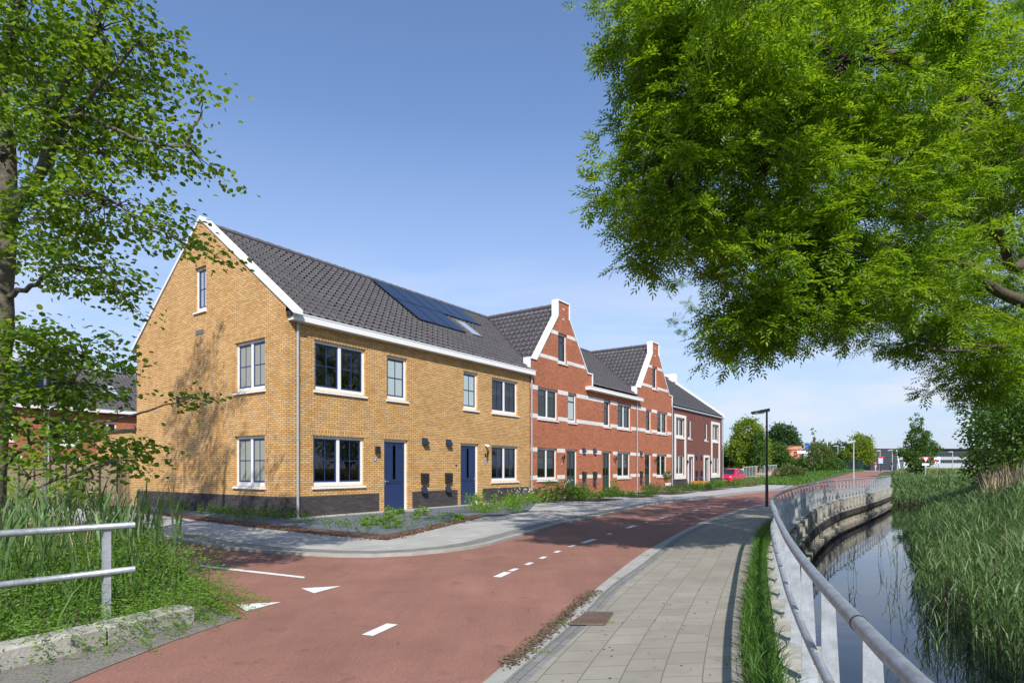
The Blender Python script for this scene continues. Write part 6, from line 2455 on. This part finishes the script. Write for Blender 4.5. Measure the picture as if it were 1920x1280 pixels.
def person(label, base, rz, jacket, trousers, lean=0.0, step=.15, reach=False):
    root = thing('person', label, 'person', base)
    root.rotation_euler = (0, 0, rz)
    ls = lambda z: lean * max(0, z - .95)
    hand_l = (.24, .45 if reach else .10, .95 if reach else .78)
    hand_r = (-.24, .45 if reach else -.02, .95 if reach else .78)
    body = [(0, 0, .95, .13), (0, ls(1.2), 1.2, .13), (0, ls(1.42), 1.42, .11), (0, ls(1.52) + .01, 1.52, .055), (0, ls(1.62) + .03, 1.63, .085), (0, ls(1.72) + .03, 1.72, .07),
            (.18, ls(1.4), 1.40, .06), (.25, ls(1.15) + .04, 1.13, .045), (*hand_l, .035), (-.18, ls(1.4), 1.40, .06), (-.25, ls(1.15) + .04, 1.13, .045), (*hand_r, .035),
            (.10, 0, .88, .09), (.11, step * .6, .48, .062), (.11, step, .08, .045), (.11, step + .14, .04, .035), (-.10, 0, .88, .09), (-.11, -step * .5, .48, .062), (-.11, -step, .08, .045), (-.11, -step + .14, .04, .035)]
    E = [(0, 1), (1, 2), (2, 3), (3, 4), (4, 5), (2, 6), (6, 7), (7, 8), (2, 9), (9, 10), (10, 11), (0, 12), (12, 13), (13, 14), (14, 15), (0, 16), (16, 17), (17, 18), (18, 19)]
    b = skinmesh('body', body, E, MT['skin'], root)
    jk = [(x, y, z, r + .025) for x, y, z, r in (body[0], body[1], body[2])] + [(*body[6][:3], .08), (*body[7][:3], .062), (*(np.array(body[8][:3]) * .9 + np.array(body[7][:3]) * .1), .045), (*body[9][:3], .08), (*body[10][:3], .062), (*(np.array(body[11][:3]) * .9 + np.array(body[10][:3]) * .1), .045)]
    skinmesh('jacket', jk, [(0, 1), (1, 2), (2, 3), (3, 4), (4, 5), (2, 6), (6, 7), (7, 8)], MT[jacket], root)
    tr = [(0, 0, .95, .145), (*body[12][:3], .11), (*body[13][:3], .08), (*body[14][:3], .062), (*body[16][:3], .11), (*body[17][:3], .08), (*body[18][:3], .062)]
    skinmesh('trousers', tr, [(0, 1), (1, 2), (2, 3), (0, 4), (4, 5), (5, 6)], MT[trousers], root)
    m = MB()
    hb = np.array(body[5][:3])
    m.ball(hb + (0, -.02, .0), .10, 10, 7, (1, 1.05, .9))
    o = m.build('hair', MT['hair'], None)
    o.parent = root
    return root


b = at(1641.5, 105)
person('person in a red jacket and pale trousers at the top of the cycle path', b, .3, 'redjkt', 'paletr')
b = at(1670, 103)
person('person in dark jacket and jeans bending towards a bicycle at the path end', b, -1.9, 'darkjkt', 'jeans', lean=.45, step=.08, reach=True)
# bicycle
b = np.array(at(1676, 100))
root = thing('bicycle', 'parked dark bicycle beside the person in the dark jacket', 'bicycle', b)
f = Fr(b, (.35, .94, 0), (-.94, .35, 0))
for x in (-.52, .52):
    m = MB(f)
    a_ = np.linspace(0, 2 * math.pi, 19)
    m.tube([(x + .34 * math.cos(q), 0, .35 + .34 * math.sin(q)) for q in a_], .025, 5, False)
    for q in a_[:-1:3]:
        m.tube([(x, 0, .35), (x + .34 * math.cos(q), 0, .35 + .34 * math.sin(q))], .004, 3, False)
    m.build('wheel', MT['tyre'], root)
m = MB(f)
for p, q in (((-.52, 0, .35), (-.1, 0, .32)), ((-.1, 0, .32), (-.22, 0, .85)), ((-.22, 0, .8), (.38, 0, .85)), ((-.1, 0, .32), (.38, 0, .8)), ((-.52, 0, .35), (-.22, 0, .8)), ((.52, 0, .35), (.36, 0, .98))):
    m.tube([p, q], .018, 6)
m.build('bicycle_frame', MT['darkpole'], root)
m = MB(f)
m.tube([(.36, 0, .98), (.34, -.26, 1.05), (.25, -.28, 1.05)], .014, 6)
m.tube([(.36, 0, .98), (.34, .26, 1.05), (.25, .28, 1.05)], .014, 6)
m.build('handlebar', MT['steel'], root)
m = MB(f)
m.ball((-.24, 0, .92), .1, 8, 5, (1.3, .7, .45))
m.build('saddle', MT['tyre'], root)

# --- distant buildings
MT['coral'] = M('coral_panel', (0.60, 0.25, 0.15), 0.8, noise=0.06)
MT['redpanel'] = M('red_panel', (0.52, 0.09, 0.05), 0.8)
MT['darkclad'] = M('dark_cladding', (0.035, 0.042, 0.052), 0.5, noise=0.1)
MT['darkwin'] = M('dark_window', (0.03, 0.04, 0.05), 0.12, spec=0.8)
MT['offwhite'] = M('white_cladding', (0.40, 0.42, 0.45), 0.6, noise=0.05)
MT['farroof'] = M('grey_roof', (0.15, 0.15, 0.155), 0.8)


def px_box(m, y, x0, x1, y0, y1, d0, d1):
    m.box((x0 - 960) / F * y, (x1 - 960) / F * y, y + d0, y + d1, CH + (HZ - y1) * y / F, CH + (HZ - y0) * y / F)


y = 150.0
b = ((1485 - 960) / F * y, y + 5, 0)
root = thing('office_building', 'coral and red panelled flat roofed building beyond the hedge', 'building', b)
m = MB(); px_box(m, y, 1440, 1503, 836, 895, 0, 12); m.build('wall', MT['coral'], root)
m = MB()
for q in ((1480, 1488, 836.2, 838), (1496, 1501, 840, 845), (1473, 1480, 843, 846), (1488, 1503, 848, 852.5), (1473, 1480, 853, 855.5), (1488, 1496, 857, 862), (1474, 1480, 861, 865), (1450, 1456, 840, 846), (1460, 1466, 850, 856)):
    px_box(m, y, *q, -.05, 0)
m.build('red_panels', MT['redpanel'], root)
for q in ((1472, 1494, 842, 843.4), (1475, 1480.5, 846.5, 849), (1488.5, 1494, 846, 849), (1488.5, 1495, 852.8, 856), (1499, 1502, 853, 859), (1456, 1462, 846, 849), (1445, 1450, 846, 849)):
    m = MB(); px_box(m, y, *q, -.08, 0); m.build('window', MT['darkwin'], root)
m = MB(); px_box(m, y, 1439.5, 1503.5, 835, 836, -.1, 12.1); m.build('roof', MT['farroof'], root)

y = 175.0
b = ((1730 - 960) / F * y, y + 8, 0)
root = thing('office_building', 'long dark building with white window bands beyond the far field', 'building', b)
m = MB(); px_box(m, y, 1632, 1682, 842, 895, 0, 20); m.build('dark_wing', MT['darkclad'], root)
m = MB()
for k in range(6):
    px_box(m, y, 1634, 1680, 846 + k * 4.5, 846.7 + k * 4.5, -.15, 0)
m.build('cladding_lines', M('cladding_line', (.10, .13, .15), .5), root)
m = MB(); px_box(m, y, 1682, 1930, 841, 850.5, .5, 20); m.build('upper_wall', MT['darkclad'], root)
m = MB(); px_box(m, y, 1682, 1930, 850.5, 895, .8, 20); m.build('wall', MT['offwhite'], root)
for x in np.arange(1683, 1925, 5.2):
    m = MB()
    px_box(m, y, x, x + 4.2, 850.8, 854.6, .55, .8)
    px_box(m, y, x, x + 4.2, 861.5, 866.5, .55, .8)
    m.build('window', MT['darkwin'], root)
m = MB(); px_box(m, y, 1765, 1803, 834.8, 841, 4, 14); m.build('roof_box', MT['offwhite'], root)
m = MB(); px_box(m, y, 1631, 1931, 840.5, 841.2, -.2, 20.2); m.build('roof', MT['farroof'], root)

y = 160.0
b = ((1755 - 960) / F * y, y, gz((1755 - 960) / F * y, y))
root = thing('billboard', 'white advertising hoarding with red and blue fields before the long building', 'billboard', b)
m = MB(); px_box(m, y, 1740, 1763, 856, 868, 0, .2); m.build('board', MT['white'], root)
m = MB(); px_box(m, y, 1746, 1752.5, 861.5, 867, -.05, 0); px_box(m, y, 1754, 1757.5, 861.5, 865.5, -.05, 0); m.build('red_field', MT['red'], root)
m = MB(); px_box(m, y, 1757.6, 1761, 861.5, 865.5, -.05, 0); m.build('blue_field', MT['signblue'], root)
m = MB(); px_box(m, y, 1742, 1743, 868, 885, 0, .15); px_box(m, y, 1760, 1761, 868, 885, 0, .15); m.build('post', MT['greypole'], root)

# white van in front of it
vb = np.array(at(1700, 135))
root = thing('parked_van', 'white van parked beyond the cycle path, left of the young tree', 'van', vb)
f = Fr(vb, (1, .1, 0), (-.1, 1, 0))
m = MB(f)
m.prism([(-1.4, .35), (1.5, .35), (1.5, .9), (1.3, 1.15), (.9, 1.75), (.6, 2.0), (-1.4, 2.05)], -.85, .85)
m.build('body', MT['white'], root)
m = MB(f)
m.prism([(.35, 1.2), (1.15, 1.2), (.85, 1.68), (.35, 1.7)], -.862, -.851)
m.build('side_window', MT['carglass'], root)
for x in (-.85, .95):
    m = MB(f); m.tube([(x, -.87, .35), (x, -.6, .35)], .33, 12); m.build('wheel', MT['tyre'], root)

# --- distance planting
tree('round_tree', 'bright yellow green tree behind the pale bar fence', at(1402, 88), 8.8, [(0, 0, 6.6, 1.9, 2.0), (-1.1, 0, 4.2, 1.8, 1.9), (1.2, .3, 4.4, 1.9, 2.0), (.3, -.5, 2.6, 2.2, 1.4)], MT['yellowgreen'], 15000, .30, .22)
tree('round_tree', 'mid green tree between the dark brick end house and the yellow green tree', at(1362, 92), 5.2, [(0, 0, 3.2, 1.9, 1.6), (-1.8, .5, 2.6, 1.6, 1.5), (1.2, -.4, 1.8, 1.5, 1.2)], MT['midgreen'], 6500, .28, .18)
tree('columnar_tree', 'narrow upright tree just left of the near lamp post', at(1423, 84), 6.4, [(0, 0, 2.4, .9, 1.8), (0, 0, 4.6, .75, 1.8)], MT['midgreen'], 5200, .22, .12)
tree('round_tree', 'dark green rounded tree right of the near lamp post', at(1454, 96), 5.6, [(0, 0, 3.4, 1.8, 1.8), (-1.2, 0, 2.4, 1.3, 1.5), (1.2, 0, 2.4, 1.4, 1.5)], MT['midgreen'], 8500, .28, .2)
tree('poplar_tree', 'large dark blue green poplar rising behind the coral building', at(1466, 165), 14, [(0, 0, 9.8, 3.6, 3.6), (-2.6, 0, 7.2, 2.8, 3.2), (2.6, 0, 7.4, 2.7, 3.0), (4.2, 0, 5.6, 1.8, 2.2)], MT['poplar'], 15000, .55, .4)
tree('young_tree', 'thin open young tree with bare twigs standing above the hedge', at(1527, 80), 6.0, [(0, 0, 2.2, .9, 1.4), (0, 0, 4.0, .45, .8), (-.2, 0, 5.6, .35, .4), (.9, 0, 4.4, .3, .25)], MT['olive'], 1500, .22, .08)
tree('round_tree', 'dull green tree right of the signpost', at(1533, 120), 6, [(0, 0, 4.0, 2.2, 2.0), (1.6, 0, 3.2, 1.8, 1.8)], MT['olive'], 6000, .34, .2)
tree('poplar_tree', 'dark far tree behind the leaning white flagpole', at(1547, 200), 11, [(0, 0, 6.8, 3.2, 2.8), (3, 0, 5.4, 2.8, 2.6), (-2.5, 0, 5, 2.4, 2.4)], MT['poplar'], 7000, .6, .4)
tree('poplar_tree', 'dark far tree behind the two distant lamps', at(1578, 210), 12, [(0, 0, 7.4, 3.4, 3.2), (4, 0, 7, 3.0, 3.0), (-3.4, 0, 5.6, 2.6, 2.8)], MT['poplar'], 8000, .6, .4)
tree('round_tree', 'bright green tree just right of the slim grey street lamp', at(1614, 108), 6.8, [(0, 0, 4.4, 1.9, 2.0), (-1.4, 0, 3.0, 1.4, 1.4), (.8, 0, 2.6, 1.6, 1.6)], MT['yellowgreen'], 7500, .3, .2)
tree('round_tree', 'small green tree left of the slim grey street lamp', at(1590, 112), 4.0, [(0, 0, 2.6, 1.5, 1.4)], MT['midgreen'], 3200, .3, .15)
tree('young_tree', 'open crowned young tree standing alone in the tall grass', at(1718, 62), 7.2, [(0, 0, 5.7, .62, .9), (.2, 0, 4.4, 1.05, .9), (-.9, 0, 3.9, .5, .4), (.9, .2, 3.2, 1.2, .7), (-.7, 0, 2.7, 1.1, .6), (-1.7, 0, 2.75, .6, .25), (.2, -.3, 1.9, 1.3, .6), (1.9, 0, 2.9, .6, .4), (-.1, .2, 1.2, .8, .45)], MT['midgreen'], 9500, .17, .10)
bush('shrub', 'rounded olive shrub in front of the coral building', at(1481, 70), [(0, 0, .7, 1.0, .75), (1.2, .3, .6, .9, .6), (-1.1, 0, .55, .8, .6)], MT['olive'], 4800, .16)
bush('hedge', 'long dark green hedge behind the far railing', at(1535, 84), [(-2.6, 0, .9, 1.3, 1.0), (-.8, 0, .9, 1.3, 1.0), (1, 0, .95, 1.3, 1.05), (2.6, 0, .85, 1.2, .9)], MT['midgreen'], 8500, .2, cat='hedge')
bush('shrub', 'dark shrub left of the hedge beneath the signpost', at(1507, 92), [(0, 0, 1.2, 1.5, 1.2), (1.6, 0, 1.0, 1.3, 1.0)], MT['midgreen'], 3600, .22)
bush('shrub', 'low shrubs below the yellow green tree', at(1372, 84), [(0, 0, .7, 1.4, .8), (-1.8, 0, .7, 1.2, .7), (1.6, 0, .6, 1.1, .6)], MT['midgreen'], 3600, .2)
# mesh fence beyond the hedge
a, c = np.array(at(1575, 95)), np.array(at(1618, 104))
root = thing('mesh_fence', 'dark green mesh fence on the slope right of the hedge', 'fence', a)
MT['gmesh'] = M('green_fence', (.02, .055, .045), .6)
d_ = c - a
m = MB()
for z in np.arange(.15, 1.9, .2):
    m.tube([a + (0, 0, z), c + (0, 0, z)], .012, 4)
for k in range(40):
    q = a + d_ * k / 39
    m.tube([q, q + (0, 0, 1.85)], .016, 4)
m.build('mesh_panel', MT['gmesh'], root)
for k in range(6):
    q = a + d_ * k / 5
    m = MB(); m.tube([q, q + (0, 0, 2.0)], .05, 6); m.build('post', MT['gmesh'], root)


def far_wood(name, label, y0, y1, px0, px1, h0, h1, n, s, mat):
    px = rng.uniform(px0, px1, n)
    y = rng.uniform(y0, y1, n)
    x = (px - 960) / F * y
    top = h0 + (h1 - h0) * (.5 + .25 * np.sin(x * .13) + .15 * np.sin(x * .41 + 1) + .1 * np.sin(x * 1.1))
    z = top * rng.uniform(0, 1, n) ** .6
    V, Q = far_leaves(np.stack([x, y, z], 1), unit(rng.normal(0, 1, (n, 3))), s)
    tag(npmesh(name, V, Q, mat), label, 'woodland', kind='stuff')


far_wood('far_treeline', 'low dark line of distant trees along the horizon', 300, 340, 1330, 2100, 5, 9, 16000, 3.2, MT['farleaf'])
far_wood('far_treeline', 'distant trees on the horizon behind the houses and the alder', 260, 300, -900, 1330, 4, 6, 12000, 3.4, MT['farleaf'])

# meadow and verge grasses in the distance
def meadow(name, label, n, fx, h, w, mat):
    X, Y = fx(n)
    Z = np.array([gz(a, b) for a, b in zip(X, Y)]) - .03
    B = np.stack([X, Y, Z], 1)
    hh = rng.uniform(.5, 1.1, n) * h
    tag(npmesh(name, *blades(B, rdir(n), hh, hh * rng.uniform(.1, .5, n), w, 2, .25), mat), label, 'grass', kind='stuff')


def tdsamp(t0, t1, d0, d1):
    def f(n):
        t, d = t0 + (t1 - t0) * rng.uniform(0, 1, n) ** 1.3, rng.uniform(d0, d1, n)
        return PC[0] + U[0] * t + VV[0] * d, PC[1] + U[1] * t + VV[1] * d
    return f


meadow('meadow_grass', 'tall pale grass on the rise right of the cycle path', 17000, tdsamp(5, 75, -34, -3.0), .85, .07, MT['meadow'])
meadow('meadow_grass', 'green grass slope between the hedge and the cycle path', 9000, tdsamp(5, 70, 3.0, 9), .55, .06, MT['weed'])
meadow('meadow_grass', 'long grass verge before the shrubs beyond the last house', 9000, tdsamp(1, 30, 6.4, 24), .45, .05, MT['weed'])
# ------------------------------------------------------------------ camera, sun, sky
cam = bpy.data.cameras.new('camera')
cam.sensor_width = 36
cam.lens = 36 * F / 1920
cam.shift_y = (HZ - 640) / 1920
cam.clip_end = 3000
co = bpy.data.objects.new('camera', cam)
co.location = (0, 0, CH)
co.rotation_euler = (math.radians(90), 0, 0)
COL.objects.link(co)
scene.camera = co

EL, AZ = math.radians(42), math.radians(-7)     # light travels towards (sin AZ, cos AZ)
Ld = Vector((math.sin(AZ) * math.cos(EL), math.cos(AZ) * math.cos(EL), -math.sin(EL)))
sl = bpy.data.lights.new('sun', 'SUN')
sl.energy = 4.2
sl.angle = math.radians(0.53)
sl.color = (1.0, 0.955, 0.88)
so = bpy.data.objects.new('sun', sl)
so.rotation_euler = Ld.to_track_quat('-Z', 'Y').to_euler()
so.location = (-20, -40, 60)
COL.objects.link(so)

w = bpy.data.worlds.new('World')
scene.world = w
w.use_nodes = True
nt = w.node_tree
for n in list(nt.nodes):
    nt.nodes.remove(n)
out = nt.nodes.new('ShaderNodeOutputWorld')
bg = nt.nodes.new('ShaderNodeBackground')
sky = nt.nodes.new('ShaderNodeTexSky')
sky.sky_type = 'NISHITA'
sky.sun_disc = False
sky.sun_elevation = EL
sky.sun_rotation = math.atan2(-Ld.x, -Ld.y)
sky.altitude = 0
sky.air_density = 1.0
sky.dust_density = 0.3
sky.ozone_density = 1.6
bg.inputs['Strength'].default_value = 0.10
# thin high clouds low over the horizon
tc = nt.nodes.new('ShaderNodeTexCoord')
sep = nt.nodes.new('ShaderNodeSeparateXYZ')
nt.links.new(tc.outputs['Generated'], sep.inputs[0])
mp = nt.nodes.new('ShaderNodeMapping')
mp.inputs['Scale'].default_value = (2.2, 2.2, 11.0)
mp.inputs['Rotation'].default_value = (0, math.radians(7), 0)
mp.inputs['Location'].default_value = (3.1, 0.4, 0.9)
nt.links.new(tc.outputs['Generated'], mp.inputs[0])
nz = nt.nodes.new('ShaderNodeTexNoise')
nz.inputs['Scale'].default_value = 1.3
nz.inputs['Detail'].default_value = 7
nz.inputs['Roughness'].default_value = 0.55
nz.inputs['Distortion'].default_value = 0.4
nt.links.new(mp.outputs[0], nz.inputs['Vector'])
r1 = nt.nodes.new('ShaderNodeMapRange')
r1.inputs['From Min'].default_value = 0.42
r1.inputs['From Max'].default_value = 0.68
nt.links.new(nz.outputs[0], r1.inputs['Value'])
r2 = nt.nodes.new('ShaderNodeMapRange')
r2.inputs['From Min'].default_value = 0.36
r2.inputs['From Max'].default_value = 0.10
nt.links.new(sep.outputs['Z'], r2.inputs['Value'])
mu = nt.nodes.new('ShaderNodeMath')
mu.operation = 'MULTIPLY'
nt.links.new(r1.outputs[0], mu.inputs[0])
nt.links.new(r2.outputs[0], mu.inputs[1])
# general pale haze towards the horizon
r3 = nt.nodes.new('ShaderNodeMapRange')
r3.inputs['From Min'].default_value = 0.50
r3.inputs['From Max'].default_value = 0.0
r3.inputs['To Max'].default_value = 0.86
nt.links.new(sep.outputs['Z'], r3.inputs['Value'])
ad = nt.nodes.new('ShaderNodeMath')
ad.operation = 'ADD'
ad.use_clamp = True
nt.links.new(r3.outputs[0], ad.inputs[1])
ad.inputs[0].default_value = 0
mx = nt.nodes.new('ShaderNodeMix')
mx.data_type = 'RGBA'
nt.links.new(ad.outputs[0], mx.inputs['Factor'])
tint = nt.nodes.new('ShaderNodeMix')
tint.data_type = 'RGBA'
tint.blend_type = 'MULTIPLY'
tint.inputs['Factor'].default_value = 1
tint.inputs['B'].default_value = (1.24, 1.30, 1.48, 1)
nt.links.new(sky.outputs[0], tint.inputs['A'])
nt.links.new(tint.outputs['Result'], mx.inputs['A'])
mx.inputs['B'].default_value = (3.75, 4.5, 6.05, 1)
cl = nt.nodes.new('ShaderNodeMix')
cl.data_type = 'RGBA'
nt.links.new(mu.outputs[0], cl.inputs['Factor'])
nt.links.new(mx.outputs['Result'], cl.inputs['A'])
cl.inputs['B'].default_value = (6.0, 6.3, 7.0, 1)
nt.links.new(cl.outputs['Result'], bg.inputs[0])
nt.links.new(bg.outputs[0], out.inputs[0])

scene.view_settings.view_transform = 'Standard'
scene.view_settings.look = 'None'
scene.view_settings.exposure = 0.45
scene.view_settings.gamma = 1.0
scene.cycles.max_bounces = 8
scene.cycles.transparent_max_bounces = 12
scene.cycles.caustics_reflective = False
scene.cycles.caustics_refractive = False
